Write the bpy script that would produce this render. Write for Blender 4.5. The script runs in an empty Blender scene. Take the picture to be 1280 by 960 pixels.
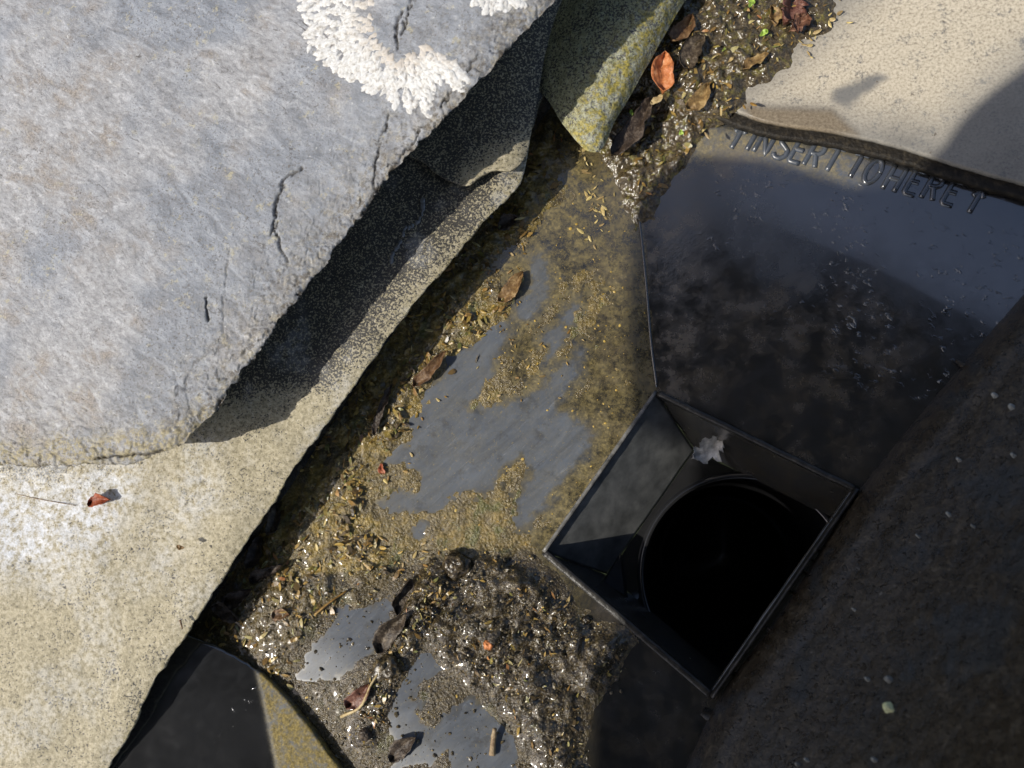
import bpy, math, random
import numpy as np
from mathutils import Matrix, Vector
random.seed(7); rng = np.random.default_rng(7)
SC = bpy.context.scene
COL = SC.collection

# ------------------------------------------------------------------ camera
PW, PH, FPX = 1280.0, 960.0, 1000.0        # reference picture size, focal length in its pixels
NADIR = np.array([860.0, 660.0])           # where the plumb line through the lens meets the picture
HC = 0.25                                  # lens height above the outlet rim (metres)
_d = np.array([NADIR[0]-PW/2, -(NADIR[1]-PH/2), -FPX]); _d /= np.linalg.norm(_d)
_z = -_d
_x = np.array([1.0, 0, 0]); _x = _x - _x.dot(_z)*_z; _x /= np.linalg.norm(_x)
_y = np.cross(_z, _x)
CAMR = np.array([_x, _y, _z])
CAMP = np.array([0, 0, HC])
cam_d = bpy.data.cameras.new('camera'); cam = bpy.data.objects.new('camera', cam_d); COL.objects.link(cam)
M = Matrix.Identity(4)
for i in range(3):
    for j in range(3): M[i][j] = CAMR[i, j]
    M[i][3] = CAMP[i]
cam.matrix_world = M
cam_d.sensor_width = 36; cam_d.lens = FPX/PW*36
cam_d.clip_start = 0.005; cam_d.clip_end = 500
cam_d.dof.use_dof = True; cam_d.dof.focus_distance = 0.243; cam_d.dof.aperture_fstop = 12
SC.camera = cam

# ------------------------------------------------------------------ light
SUN_EL = math.radians(50)
SHADE = np.array([0.88, 0.47]); SHADE /= np.linalg.norm(SHADE)      # the way shadows fall on the ground
SUNV = np.array([-SHADE[0]*math.cos(SUN_EL), -SHADE[1]*math.cos(SUN_EL), math.sin(SUN_EL)])
w = bpy.data.worlds.new('World'); SC.world = w; w.use_nodes = True
wn = w.node_tree.nodes; wl = w.node_tree.links
sky = wn.new('ShaderNodeTexSky'); sky.sky_type = 'NISHITA'; sky.sun_disc = False
sky.air_density = 0.8; sky.dust_density = 2.5; sky.ozone_density = 0.5; sky.sun_elevation = SUN_EL; sky.sun_rotation = math.atan2(SUNV[0], SUNV[1])
bg = wn["Background"]; bg.inputs["Strength"].default_value = 0.14
wl.new(sky.outputs[0], bg.inputs['Color'])
sl = bpy.data.lights.new('sun', 'SUN'); sl.energy = 4.0; sl.angle = math.radians(0.5); sl.color = (1, 0.95, 0.86)
so = bpy.data.objects.new('sun', sl); COL.objects.link(so)
so.rotation_euler = Vector(SUNV).to_track_quat('Z', 'Y').to_euler(); so.location = (-1, -0.5, 2)
SC.view_settings.view_transform = 'Standard'; SC.view_settings.look = 'None'
SC.view_settings.exposure = 0.0; SC.view_settings.gamma = 1.0

# ------------------------------------------------------------------ helpers
def U(px, py, z_mm):
    "point at height z (mm) seen at picture position px, py -> metres"
    px, py, z = np.broadcast_arrays(np.asarray(px, float), np.asarray(py, float), np.asarray(z_mm, float)*1e-3)
    v = np.stack([px-PW/2, -(py-PH/2), -np.full(px.shape, FPX)], -1) @ CAMR
    v = np.stack([px-PW/2, -(py-PH/2), np.full(px.shape, -FPX)], -1) @ CAMR if False else \
        (CAMR @ np.stack([px-PW/2, -(py-PH/2), np.full(px.shape, -FPX)], -1)[..., None])[..., 0]
    t = (z-HC)/v[..., 2]
    return CAMP + t[..., None]*v
def PX(P):
    q = (np.asarray(P)-CAMP) @ CAMR            # = CAMR^T (P - C)
    return np.stack([PW/2 + FPX*q[..., 0]/-q[..., 2], PH/2 - FPX*q[..., 1]/-q[..., 2]], -1)

def _h(i, j, k):
    n = (i*374761393 + j*668265263 + k*1440670441) & 0xffffffff
    n = ((n ^ (n >> 13))*1274126177) & 0xffffffff
    n = ((n ^ (n >> 15))*2246822519) & 0xffffffff
    return ((n ^ (n >> 16)) & 0xffff)/65535.0
def vnoise(p):
    p = np.asarray(p, float); i = np.floor(p).astype(np.int64); f = p-i; f = f*f*(3-2*f)
    x, y, z = i[..., 0], i[..., 1], i[..., 2]; fx, fy, fz = f[..., 0], f[..., 1], f[..., 2]
    r = 0
    for a in (0, 1):
        for b in (0, 1):
            for c in (0, 1):
                r = r + _h(x+a, y+b, z+c)*(fx if a else 1-fx)*(fy if b else 1-fy)*(fz if c else 1-fz)
    return r
def fbm(P, size_mm, oct=4, gain=0.5, seed=0):
    "0..1 noise over points in metres; size_mm = largest lump"
    p = np.asarray(P)*1000.0/size_mm + seed*17.31
    a, s, t = 1.0, 0, 0
    for _ in range(oct):
        s = s + a*vnoise(p); t += a; a *= gain; p = p*2.03 + 11.7
    return s/t
def sstep(a, b, x):
    t = np.clip((x-a)/(b-a), 0, 1); return t*t*(3-2*t)
def sdist(q, poly):
    "signed distance to polygon, positive inside"
    poly = np.asarray(poly, float); q = np.asarray(q, float)
    d = np.full(q.shape[:-1], 1e9); ins = np.zeros(q.shape[:-1], bool)
    for a, b in zip(poly, np.roll(poly, -1, 0)):
        e = b-a; w_ = q-a
        t = np.clip((w_ @ e)/max(e @ e, 1e-9), 0, 1)
        d = np.minimum(d, np.linalg.norm(w_-t[..., None]*e, axis=-1))
        c1 = (a[1] <= q[..., 1]) != (b[1] <= q[..., 1])
        xx = a[0] + (q[..., 1]-a[1])*e[0]/(e[1] if abs(e[1]) > 1e-9 else 1e-9)
        ins ^= c1 & (q[..., 0] < xx)
    return np.where(ins, d, -d)
def ldist(q, line):
    line = np.asarray(line, float); d = np.full(q.shape[:-1], 1e9)
    for a, b in zip(line[:-1], line[1:]):
        e = b-a; w_ = q-a; t = np.clip((w_ @ e)/max(e @ e, 1e-12), 0, 1)
        d = np.minimum(d, np.linalg.norm(w_-t[..., None]*e, axis=-1))
    return d
def resample(pts, n, smooth=True):
    pts = np.asarray(pts, float)
    s = np.r_[0, np.cumsum(np.linalg.norm(np.diff(pts, axis=0), axis=1))]
    t = np.linspace(0, s[-1], n)
    if not smooth or len(pts) < 3:
        return np.stack([np.interp(t, s, pts[:, k]) for k in range(pts.shape[1])], -1)
    m = np.gradient(pts, s, axis=0)
    i = np.clip(np.searchsorted(s, t, 'right')-1, 0, len(pts)-2)
    h = (s[i+1]-s[i])[:, None]; u = ((t-s[i])/(s[i+1]-s[i]))[:, None]
    return ((2*u**3-3*u**2+1)*pts[i] + (u**3-2*u**2+u)*h*m[i] + (-2*u**3+3*u**2)*pts[i+1] + (u**3-u**2)*h*m[i+1])

ORG = {}
def root_org(o):
    while o is not None:
        if o.name in ORG: return ORG[o.name]
        o = o.parent
    return np.zeros(3)
def obj(name, V, F, mat, parent=None, attrs=None, smooth=True):
    "ONE mesh object; vertices given in world metres"
    V = np.asarray(V, float); F = np.asarray(F, np.int32) if not isinstance(F, list) else F
    org = root_org(parent) if parent else V.mean(0)*np.array([1, 1, 0]) + np.array([0, 0, V[:, 2].min()])
    me = bpy.data.meshes.new(name)
    if isinstance(F, list):
        me.from_pydata((V-org).tolist(), [], F)
    else:
        me.vertices.add(len(V)); me.vertices.foreach_set('co', (V-org).astype(np.float32).ravel())
        k = F.shape[1]; me.loops.add(F.size); me.loops.foreach_set('vertex_index', F.ravel())
        me.polygons.add(len(F)); me.polygons.foreach_set('loop_start', np.arange(len(F), dtype=np.int32)*k)
        me.update(calc_edges=True); me.validate()
    if attrs:
        for a, vals in attrs.items():
            at = me.attributes.new(a, 'FLOAT', 'POINT'); at.data.foreach_set('value', np.asarray(vals, np.float32).ravel())
    me.polygons.foreach_set('use_smooth', np.full(len(me.polygons), smooth))
    me.materials.append(mat); me.update()
    o = bpy.data.objects.new(name, me); COL.objects.link(o)
    if parent: o.parent = parent
    else:
        o.location = org; ORG[o.name] = org
    return o
def thing(name, label, cat, loc, group=None):
    o = bpy.data.objects.new(name, None); COL.objects.link(o); o.location = loc; ORG[o.name] = np.array(loc, float)
    o.empty_display_size = 0.01
    return tag(o, label, cat, group)
def tag(o, label, cat=None, group=None, kind=None):
    o['label'] = label
    if cat: o['category'] = cat
    if group: o['group'] = group
    if kind: o['kind'] = kind
    return o
def gridF(nu, nv):
    i = np.arange(nu*nv).reshape(nu, nv)
    return np.stack([i[:-1, :-1], i[1:, :-1], i[1:, 1:], i[:-1, 1:]], -1).reshape(-1, 4)
def gnormal(G):
    n = np.cross(np.gradient(G, axis=0), np.gradient(G, axis=1))
    n /= np.linalg.norm(n, axis=-1, keepdims=True)+1e-12
    return n*np.sign(n[..., 2:3]+1e-9)
def loft(curves, nu, nv, smooth_u=True, smooth_v=True):
    "grid through a list of 3D polylines"
    R = np.stack([resample(c, nu, smooth_u) for c in curves], 1)
    if len(curves) == 2:
        t = np.linspace(0, 1, nv)[None, :, None]
        return R[:, :1]*(1-t) + R[:, 1:]*t
    return np.stack([resample(R[i], nv, smooth_v) for i in range(nu)], 0)
def fixwind(V, F):
    a = V[F[:, 0]]; n = np.cross(V[F[:, 1]]-a, V[F[:, 2]]-a)
    if n[:, 2].sum() < 0: F = F[:, ::-1].copy()
    return F
def sheet(name, G, thick, mat, parent=None, attrs=None):
    "closed sheet: top grid, bottom grid thick (m) under it, rim walls"
    nu, nv = G.shape[:2]; N_ = gnormal(G)
    B = G-N_*thick
    mid = nu*nv
    F = gridF(nu, nv); V = G.reshape(-1, 3)
    F = fixwind(V, F)
    up = np.cross(V[F[0, 1]]-V[F[0, 0]], V[F[0, 2]]-V[F[0, 0]])
    F2 = F[:, ::-1]+mid
    i = np.arange(mid).reshape(nu, nv)
    loop = np.r_[i[:, 0], i[-1, 1:], i[-2::-1, -1], i[0, -2:0:-1]]
    nx = np.roll(loop, -1)
    side = np.stack([loop, nx, nx+mid, loop+mid], -1)
    V2 = np.r_[V, B.reshape(-1, 3)]
    a = None
    if attrs: a = {k: np.r_[v.ravel(), v.ravel()] for k, v in attrs.items()}
    c = V[loop].mean(0); s = side[0]
    nrm = np.cross(V2[s[1]]-V2[s[0]], V2[s[2]]-V2[s[0]])
    if nrm @ (V2[s[0]]-c) < 0: side = side[:, ::-1]
    return obj(name, V2, np.r_[F, F2, side], mat, parent, a)
def tube(pts, r, sides=6, cap=True):
    pts = np.asarray(pts, float); n = len(pts); r = np.broadcast_to(r, n)
    T = np.gradient(pts, axis=0) if n > 2 else np.repeat((pts[1]-pts[0])[None], n, 0)
    T /= np.linalg.norm(T, axis=1, keepdims=True)+1e-12
    ref = np.array([0, 0, 1.0]) if abs(T[:, 2]).mean() < 0.8 else np.array([1.0, 0, 0])
    A = np.cross(T, ref); A /= np.linalg.norm(A, axis=1, keepdims=True)+1e-12; B = np.cross(A, T)
    an = np.linspace(0, 2*np.pi, sides, endpoint=False)
    V = (pts[:, None]+r[:, None, None]*(np.cos(an)[None, :, None]*A[:, None]+np.sin(an)[None, :, None]*B[:, None])).reshape(-1, 3)
    F = []
    for i in range(n-1):
        for k in range(sides):
            F.append((i*sides+k, i*sides+(k+1) % sides, (i+1)*sides+(k+1) % sides, (i+1)*sides+k))
    if cap: F += [tuple(range(sides))[::-1], tuple(range((n-1)*sides, n*sides))]
    return V, F
def join(parts):
    V, F, o = [], [], 0
    for v, f in parts:
        V.append(v); F += [tuple(int(i)+o for i in q) for q in f]; o += len(v)
    return np.concatenate(V), F

# ------------------------------------------------------------------ shader helpers
class NT:
    def __init__(s, name):
        s.m = bpy.data.materials.new(name); s.m.use_nodes = True; s.t = s.m.node_tree
        s.b = s.t.nodes['Principled BSDF']; s.co = s.node('ShaderNodeTexCoord').outputs['Object']
    def node(s, ty, ins=None, **pr):
        n = s.t.nodes.new(ty)
        for k, v in pr.items(): setattr(n, k, v)
        if ins:
            for k, v in ins.items(): s.set(n.inputs[k], v)
        return n
    def set(s, sock, v):
        if isinstance(v, bpy.types.NodeSocket): s.t.links.new(v, sock)
        else:
            if isinstance(v, (tuple, list)) and len(v) == 3 and sock.type == 'RGBA': v = (*v, 1)
            sock.default_value = v
    def noise(s, size_mm, detail=4, rough=0.55, dist=0, co=None):
        return s.node('ShaderNodeTexNoise', {'Vector': co or s.co, 'Scale': 1000.0/size_mm, 'Detail': detail, 'Roughness': rough, 'Distortion': dist}).outputs['Fac']
    def voro(s, size_mm, feature='F1', co=None, rnd=1):
        return s.node('ShaderNodeTexVoronoi', {'Vector': co or s.co, 'Scale': 1000.0/size_mm, 'Randomness': rnd}, feature=feature)
    def stretch(s, scale, rot=0):
        return s.node('ShaderNodeMapping', {'Vector': s.co, 'Rotation': (0, 0, rot), 'Scale': tuple(1/v for v in scale)}, vector_type='TEXTURE').outputs[0]
    def ramp(s, f, *stops):
        n = s.node('ShaderNodeValToRGB', {'Fac': f}); e = n.color_ramp.elements
        while len(e) < len(stops): e.new(0.5)
        for el, (p, c) in zip(e, stops):
            el.position = p; el.color = (c, c, c, 1) if not isinstance(c, tuple) else (*c, 1)
        return n.outputs[0]
    def rng(s, f, a, b, c=0.0, d=1.0):
        return s.node('ShaderNodeMapRange', {'Value': f, 'From Min': a, 'From Max': b, 'To Min': c, 'To Max': d}, interpolation_type='SMOOTHSTEP').outputs[0]
    def mix(s, f, a, b, mode='MIX'):
        n = s.node('ShaderNodeMix', data_type='RGBA', blend_type=mode)
        s.set(n.inputs['Factor'], f) if False else s.set(n.inputs[0], f)
        s.set(n.inputs[6], a if isinstance(a, bpy.types.NodeSocket) else (*a, 1) if len(a) == 3 else a)
        s.set(n.inputs[7], b if isinstance(b, bpy.types.NodeSocket) else (*b, 1) if len(b) == 3 else b)
        return n.outputs[2]
    def math(s, op, a, b=0.0):
        return s.node('ShaderNodeMath', {0: a, 1: b}, operation=op).outputs[0]
    def attr(s, name): return s.node('ShaderNodeAttribute', attribute_name=name).outputs['Fac']
    def bump(s, h, dist_mm, strength=1.0, nrm=None):
        i = {'Height': h, 'Distance': dist_mm*1e-3, 'Strength': strength}
        if nrm: i['Normal'] = nrm
        return s.node('ShaderNodeBump', i).outputs[0]
    def out(s, col=None, rough=None, nrm=None, spec=None, metal=None, coat=None, coat_r=0.1, sss=None):
        for k, v in (('Base Color', col), ('Roughness', rough), ('Normal', nrm), ('Specular IOR Level', spec), ('Metallic', metal), ('Coat Weight', coat)):
            if v is not None: s.set(s.b.inputs[k], v)
        if coat is not None: s.b.inputs['Coat Roughness'].default_value = coat_r
        return s.m

def m_slate():
    s = NT('split_slate')
    st = s.stretch((0.7, 1.2, 1), math.radians(-30)); st2 = s.stretch((0.5, 1.35, 1), math.radians(-38))
    a = s.noise(16, 6, 0.65); b = s.noise(1.5, 6, 0.7, 0.5, st); c = s.noise(0.55, 4, 0.7); d = s.noise(45, 5, 0.6)
    k = s.noise(4.5, 6, 0.72, 0.8, st2)
    f = s.math('ADD', s.math('MULTIPLY', b, 0.55), s.math('MULTIPLY', k, 0.45))
    col = s.ramp(f, (0.30, (0.10, 0.096, 0.094)), (0.42, (0.26, 0.258, 0.26)), (0.54, (0.40, 0.40, 0.405)), (0.70, (0.66, 0.66, 0.665)))
    warm = s.ramp(c, (0.3, (0.10, 0.082, 0.068)), (0.5, (0.30, 0.26, 0.22)), (0.7, (0.50, 0.45, 0.38)))
    col = s.mix(s.math('MULTIPLY', s.rng(a, 0.46, 0.64), s.rng(k, 0.62, 0.42, 0.1, 0.9)), col, warm)
    col = s.mix(s.rng(d, 0.42, 0.60, 0, 0.8), col, s.ramp(k, (0.35, (0.15, 0.168, 0.195)), (0.65, (0.32, 0.345, 0.385))))
    col = s.mix(s.math('MULTIPLY', s.rng(s.noise(3.5, 6, 0.75), 0.57, 0.66), s.rng(s.noise(30, 3), 0.42, 0.6, 0, 0.55)), col, (0.52, 0.46, 0.27))
    e = s.noise(2.6, 5, 0.75)
    col = s.mix(s.math('MULTIPLY', s.attr('edge'), s.rng(e, 0.50, 0.62, 0, 0.7)), col, (0.42, 0.36, 0.23))
    col = s.mix(s.math('MULTIPLY', s.attr('edge'), s.rng(s.noise(5, 5, 0.7), 0.4, 0.6, 0.1, 0.7)), col, s.ramp(c, (0.3, (0.09, 0.08, 0.07)), (0.7, (0.36, 0.34, 0.30))))
    col = s.mix(s.math('MULTIPLY', s.attr('edge'), s.rng(s.noise(2, 5, 0.75), 0.50, 0.40)), col, (0.10, 0.082, 0.058))
    col = s.mix(s.math('MULTIPLY', s.rng(s.noise(0.75, 3, 0.75), 0.46, 0.36, 0, 0.8), s.rng(s.noise(24, 4, 0.6), 0.42, 0.6, 0.25, 1)), col, (0.12, 0.108, 0.098))
    col = s.mix(s.rng(s.noise(1.3, 3, 0.6), 0.66, 0.74, 0, 0.5), col, (0.72, 0.72, 0.70))
    col = s.mix(s.rng(s.noise(2.6, 6, 0.8, 1.0, st2), 0.40, 0.33, 0, 0.85), col, (0.07, 0.06, 0.052))
    col = s.mix(s.math('MULTIPLY', s.attr('moss'), s.rng(s.noise(2.2, 5, 0.75), 0.42, 0.58, 0, 0.85)), col, s.ramp(c, (0.3, (0.07, 0.06, 0.035)), (0.5, (0.30, 0.25, 0.13)), (0.7, (0.50, 0.44, 0.26))))
    col = s.mix(s.attr('crack'), col, (0.03, 0.024, 0.018))
    n = s.bump(b, 0.22, 0.8); n = s.bump(c, 0.2, 0.9, n); n = s.bump(k, 0.34, 0.6, n)
    return s.out(col, s.ramp(c, (0.3, 0.40), (0.7, 0.75)), n, 0.45)
def m_lichen():
    s = NT('white_lichen')
    a = s.noise(1.1, 4, 0.6); b = s.noise(6, 3)
    col = s.ramp(a, (0.3, (0.36, 0.33, 0.29)), (0.46, (0.60, 0.59, 0.56)), (0.7, (0.74, 0.74, 0.73)))
    col = s.mix(s.math('MULTIPLY', s.attr('inner'), 0.6), col, (0.46, 0.38, 0.29))
    return s.out(col, 0.85, s.bump(s.noise(0.4, 3), 0.12, 0.7), 0.2)
def m_membrane(name, tan, greenish=0.0):
    s = NT(name)
    f = s.noise(0.62, 3, 0.62, 0.2); g = s.noise(0.28, 2, 0.6); a = s.noise(9, 5, 0.6); b = s.noise(28, 4, 0.6)
    crust_shade = s.math('MULTIPLY', s.attr('crust_shade'), s.rng(a, 0.25, 0.6, 0.75, 1.15))
    thr = s.math('ADD', f, s.math('MULTIPLY', s.math('SUBTRACT', crust_shade, 0.5), 0.34))
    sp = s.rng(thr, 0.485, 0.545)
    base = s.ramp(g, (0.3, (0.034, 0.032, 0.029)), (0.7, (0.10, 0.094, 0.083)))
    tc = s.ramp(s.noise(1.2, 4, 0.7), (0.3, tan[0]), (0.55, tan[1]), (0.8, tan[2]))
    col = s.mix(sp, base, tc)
    wh = s.math('MULTIPLY', s.attr('white'), s.rng(s.noise(2.4, 6, 0.75), 0.36, 0.62))
    col = s.mix(wh, col, s.ramp(s.noise(0.9, 3), (0.3, (0.52, 0.54, 0.56)), (0.7, (0.74, 0.76, 0.80))))
    gr = s.math('MULTIPLY', s.attr('green'), s.rng(s.noise(2.2, 5, 0.7), 0.42, 0.6))
    col = s.mix(gr, col, s.ramp(s.noise(0.8, 3), (0.35, (0.13, 0.12, 0.035)), (0.6, (0.42, 0.34, 0.07)), (0.8, (0.52, 0.46, 0.16))))
    col = s.mix(s.rng(s.noise(3.1, 3, 0.8), 0.33, 0.26), col, (0.05, 0.043, 0.035))
    n = s.bump(f, 0.20, 0.8); n = s.bump(a, 0.8, 0.35, n)
    n = s.bump(s.voro(1.5, 'DISTANCE_TO_EDGE').outputs['Distance'], 0.12, 0.4, n)
    wet = s.attr('wet')
    ro = s.math('ADD', s.math('MULTIPLY', wet, -0.40), 0.68)
    return s.out(col, ro, n, 0.4)
def m_plastic(name='black_plastic', film=True, base=(0.024, 0.0245, 0.026)):
    s = NT(name)
    a = s.noise(22, 4, 0.6); b = s.noise(1.0, 4, 0.65); c = s.noise(5, 5, 0.65)
    col = s.mix(s.rng(a, 0.35, 0.7), base, tuple(x*0.55 for x in base))
    ro = s.ramp(c, (0.3, 0.10), (0.7, 0.24))
    n = s.bump(s.noise(11, 2, 0.4), 0.15, 0.4)
    if film:
        bare = s.attr('bare')          # matt dried skin on the bare plastic, sky sheen mixed into its blue-grey
        col = s.mix(bare, col, s.ramp(s.noise(6, 5, 0.65, 0.8, s.stretch((0.4, 1.6, 1), math.radians(42))), (0.3, (0.060, 0.070, 0.086)), (0.7, (0.120, 0.138, 0.165))))
        ro = s.mix(bare, s.node('ShaderNodeCombineColor', {0: ro, 1: ro, 2: ro}).outputs[0], (0.46, 0.46, 0.46))
        scr = s.noise(1.8, 5, 0.7, 0.9, s.stretch((0.22, 1.8, 1), math.radians(42)))
        col = s.mix(s.math('MULTIPLY', bare, s.rng(scr, 0.60, 0.70, 0, 0.5)), col, (0.24, 0.26, 0.29))
        col = s.mix(s.math('MULTIPLY', bare, s.rng(s.noise(7, 6, 0.75), 0.52, 0.66, 0, 0.6)), col, (0.034, 0.037, 0.043))
        col = s.mix(s.math('MULTIPLY', bare, s.rng(s.noise(0.9, 3, 0.7), 0.62, 0.68, 0, 0.7)), col, (0.23, 0.19, 0.10))
        film = s.attr('film')
        fm = s.math('MULTIPLY', film, s.math('ADD', s.math('MULTIPLY', s.rng(s.noise(2.6, 6, 0.75), 0.38, 0.58), 0.62), s.rng(s.noise(9, 6, 0.7, 0.6), 0.38, 0.56, 0.08, 0.5)))
        fc = s.ramp(s.noise(0.8, 4, 0.7), (0.3, (0.060, 0.048, 0.016)), (0.55, (0.21, 0.160, 0.052)), (0.8, (0.42, 0.325, 0.12)))
        col = s.mix(fm, col, fc)
        drop = s.math('MULTIPLY', s.math('MULTIPLY', s.attr('pit'), s.rng(s.noise(14, 3), 0.45, 0.62)), s.rng(s.noise(2.2, 3, 0.6, 0.1, s.stretch((0.8, 1.2, 1), math.radians(-35))), 0.58, 0.72))
        n = s.bump(drop, 0.4, 0.8, n)
        br = s.math('MULTIPLY', s.attr('brown'), s.rng(s.noise(9, 6, 0.7), 0.40, 0.64))
        col = s.mix(br, col, s.ramp(b, (0.3, (0.040, 0.031, 0.020)), (0.7, (0.135, 0.105, 0.065))))
        grain = s.math('MULTIPLY', s.math('MAXIMUM', film, s.attr('brown')), b)
        n = s.bump(grain, 0.07, 0.6, n)
        ro2 = s.math('ADD', s.math('MULTIPLY', s.math('MAXIMUM', fm, br), 0.22), 0.0)
        ro = s.math('ADD', s.node('ShaderNodeSeparateColor', {0: ro}).outputs[0], ro2)
    s.b.inputs['IOR'].default_value = 1.75
    if not film: return s.out(col, ro, n, 0.5)
    s.b.inputs['Coat IOR'].default_value = 1.8
    mt = s.math('MAXIMUM', s.attr('matte'), s.math('MULTIPLY', bare, 0.72))
    return s.out(col, ro, n, s.math('SUBTRACT', 0.9, s.math('MULTIPLY', mt, 0.82)), coat=s.attr('coat'), coat_r=0.035)
def m_wall():
    s = NT('dirty_wall_plastic')
    a = s.noise(20, 5, 0.65); b = s.noise(0.9, 4, 0.7); c = s.noise(4, 6, 0.72, 0.4)
    col = s.ramp(s.math('ADD', s.math('MULTIPLY', b, 0.5), s.math('MULTIPLY', c, 0.5)), (0.36, (0.008, 0.006, 0.004)), (0.52, (0.030, 0.022, 0.013)), (0.68, (0.095, 0.075, 0.048)))
    col = s.mix(s.rng(a, 0.52, 0.66, 0, 0.7), col, (0.020, 0.024, 0.028))
    col = s.mix(s.rng(s.noise(2.4, 5, 0.75), 0.64, 0.72, 0, 0.7), col, (0.17, 0.16, 0.14))
    n = s.bump(c, 0.35, 0.5); n = s.bump(b, 0.25, 0.7, n); n = s.bump(s.rng(s.noise(1.5, 3, 0.6), 0.60, 0.70), 0.6, 0.9, n)
    return s.out(col, s.ramp(c, (0.35, 0.2), (0.65, 0.45)), n, 0.5)
WALLM = m_wall()
def m_tan_gutter():
    s = NT('dusty_plastic')
    a = s.noise(5, 6, 0.7); b = s.noise(0.8, 4, 0.7); c = s.noise(24, 4, 0.6)
    dust = s.math('MULTIPLY', s.attr('film'), s.rng(s.math('ADD', a, s.math('MULTIPLY', b, 0.5)), 0.48, 0.72))
    tanc = s.ramp(b, (0.28, (0.24, 0.20, 0.145)), (0.5, (0.52, 0.455, 0.345)), (0.75, (0.68, 0.615, 0.49)))
    base = s.ramp(c, (0.35, (0.10, 0.105, 0.11)), (0.65, (0.21, 0.205, 0.19)))
    col = s.mix(dust, base, tanc)
    col = s.mix(s.rng(s.noise(2.6, 4, 0.75), 0.36, 0.28), col, (0.12, 0.095, 0.07))
    n = s.bump(b, 0.12, 0.6)
    col = s.mix(s.attr('wet'), col, s.ramp(b, (0.3, (0.13, 0.10, 0.065)), (0.7, (0.30, 0.245, 0.17))))
    return s.out(col, s.math('SUBTRACT', 0.75, s.math('MULTIPLY', s.attr('wet'), 0.45)), n, 0.4)
def m_silt():
    s = NT('wet_algae_silt')
    a = s.noise(6, 5, 0.65); b = s.noise(0.9, 4, 0.7); c = s.noise(2.2, 5, 0.7)
    brown = s.ramp(b, (0.28, (0.022, 0.016, 0.008)), (0.5, (0.120, 0.090, 0.038)), (0.78, (0.34, 0.265, 0.12)))
    gold = s.ramp(c, (0.3, (0.045, 0.038, 0.010)), (0.5, (0.23, 0.160, 0.035)), (0.75, (0.54, 0.37, 0.09)))
    green = s.ramp(b, (0.3, (0.04, 0.045, 0.014)), (0.7, (0.17, 0.18, 0.05)))
    col = s.mix(s.math('MULTIPLY', s.attr('gold'), s.rng(a, 0.38, 0.6)), brown, gold)
    col = s.mix(s.rng(s.noise(8, 4, 0.6, 0.5), 0.56, 0.7, 0, 0.75), col, green)
    col = s.mix(s.math('MULTIPLY', s.attr('mud'), s.rng(c, 0.3, 0.6, 0.5, 1)), col, s.ramp(b, (0.28, (0.013, 0.009, 0.004)), (0.55, (0.060, 0.042, 0.018)), (0.8, (0.24, 0.175, 0.08))))
    n = s.bump(b, 0.5, 0.9); n = s.bump(s.voro(0.9).outputs['Distance'], 0.35, 0.6, n)
    return s.out(col, s.ramp(c, (0.3, 0.12), (0.7, 0.34)), n, 0.6, coat=s.rng(s.noise(5, 4, 0.6), 0.40, 0.55, 0.15, 0.9), coat_r=0.08)
def m_sludge():
    s = NT('wet_sludge')
    b = s.noise(0.9, 4, 0.7); c = s.noise(3.0, 5, 0.7, 0.5)
    col = s.ramp(b, (0.28, (0.020, 0.015, 0.009)), (0.5, (0.075, 0.055, 0.028)), (0.8, (0.20, 0.16, 0.09)))
    col = s.mix(s.rng(c, 0.52, 0.64), col, s.ramp(b, (0.3, (0.055, 0.05, 0.012)), (0.7, (0.22, 0.18, 0.05))))
    n = s.bump(s.noise(1.5, 3, 0.6), 0.7, 0.8); n = s.bump(s.voro(1.1, 'SMOOTH_F1').outputs['Distance'], 0.5, 0.6, n)
    return s.out(col, s.ramp(c, (0.35, 0.06), (0.6, 0.22)), n, 0.8)
def m_simple(name, cols, size, rough, bump=0.1, spec=0.4, trans=False):
    s = NT(name)
    oi = s.node('ShaderNodeObjectInfo').outputs['Random']
    col = s.ramp(s.noise(size, 5, 0.65), (0.3, cols[0]), (0.52, cols[1]), (0.75, cols[-1]))
    hs = s.node('ShaderNodeHueSaturation', {'Color': col, 'Value': s.rng(oi, 0, 1, 0.7, 1.25), 'Hue': s.rng(oi, 0, 1, 0.49, 0.51)}).outputs[0]
    m = s.out(hs, rough, s.bump(s.noise(size*0.4, 3), bump, 0.7), spec)
    return m

SLATE = m_slate(); LICHEN = m_lichen()
MEMB = m_membrane('weathered_flashing', ((0.20, 0.175, 0.105), (0.45, 0.395, 0.268), (0.61, 0.56, 0.43)))
MOSSY = m_membrane('mossy_flashing', ((0.15, 0.15, 0.08), (0.33, 0.33, 0.19), (0.50, 0.50, 0.37)))
PLAST = m_plastic(); PLAIN = m_plastic('worn_plastic', False, (0.020, 0.020, 0.021)); DARKP = m_plastic('pipe_plastic', False, (0.012, 0.012, 0.013))
WORN_LIT = m_simple('worn_lit_edge', ((0.05, 0.05, 0.05), (0.17, 0.165, 0.15), (0.34, 0.33, 0.31)), 4, 0.35, 0.15, 0.6)  # left lip's sunlit paleness put into its worn colour
LIP_SHADED = m_simple('shaded_lip', ((0.010, 0.009, 0.008), (0.022, 0.020, 0.017), (0.065, 0.058, 0.048)), 3, 0.38, 0.3, 0.45)  # darker copy for the other rim lips, their shade put into colour
WALL_LIT = m_simple('lit_well_wall', ((0.11, 0.113, 0.11), (0.19, 0.195, 0.19), (0.30, 0.30, 0.285)), 7, 0.3, 0.1, 0.5)  # left well wall coloured paler to stand for the sun on it
SEALM = m_simple('seal_grime', ((0.008, 0.007, 0.005), (0.022, 0.018, 0.012), (0.075, 0.06, 0.035)), 2, 0.6, 0.5, 0.3)
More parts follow.
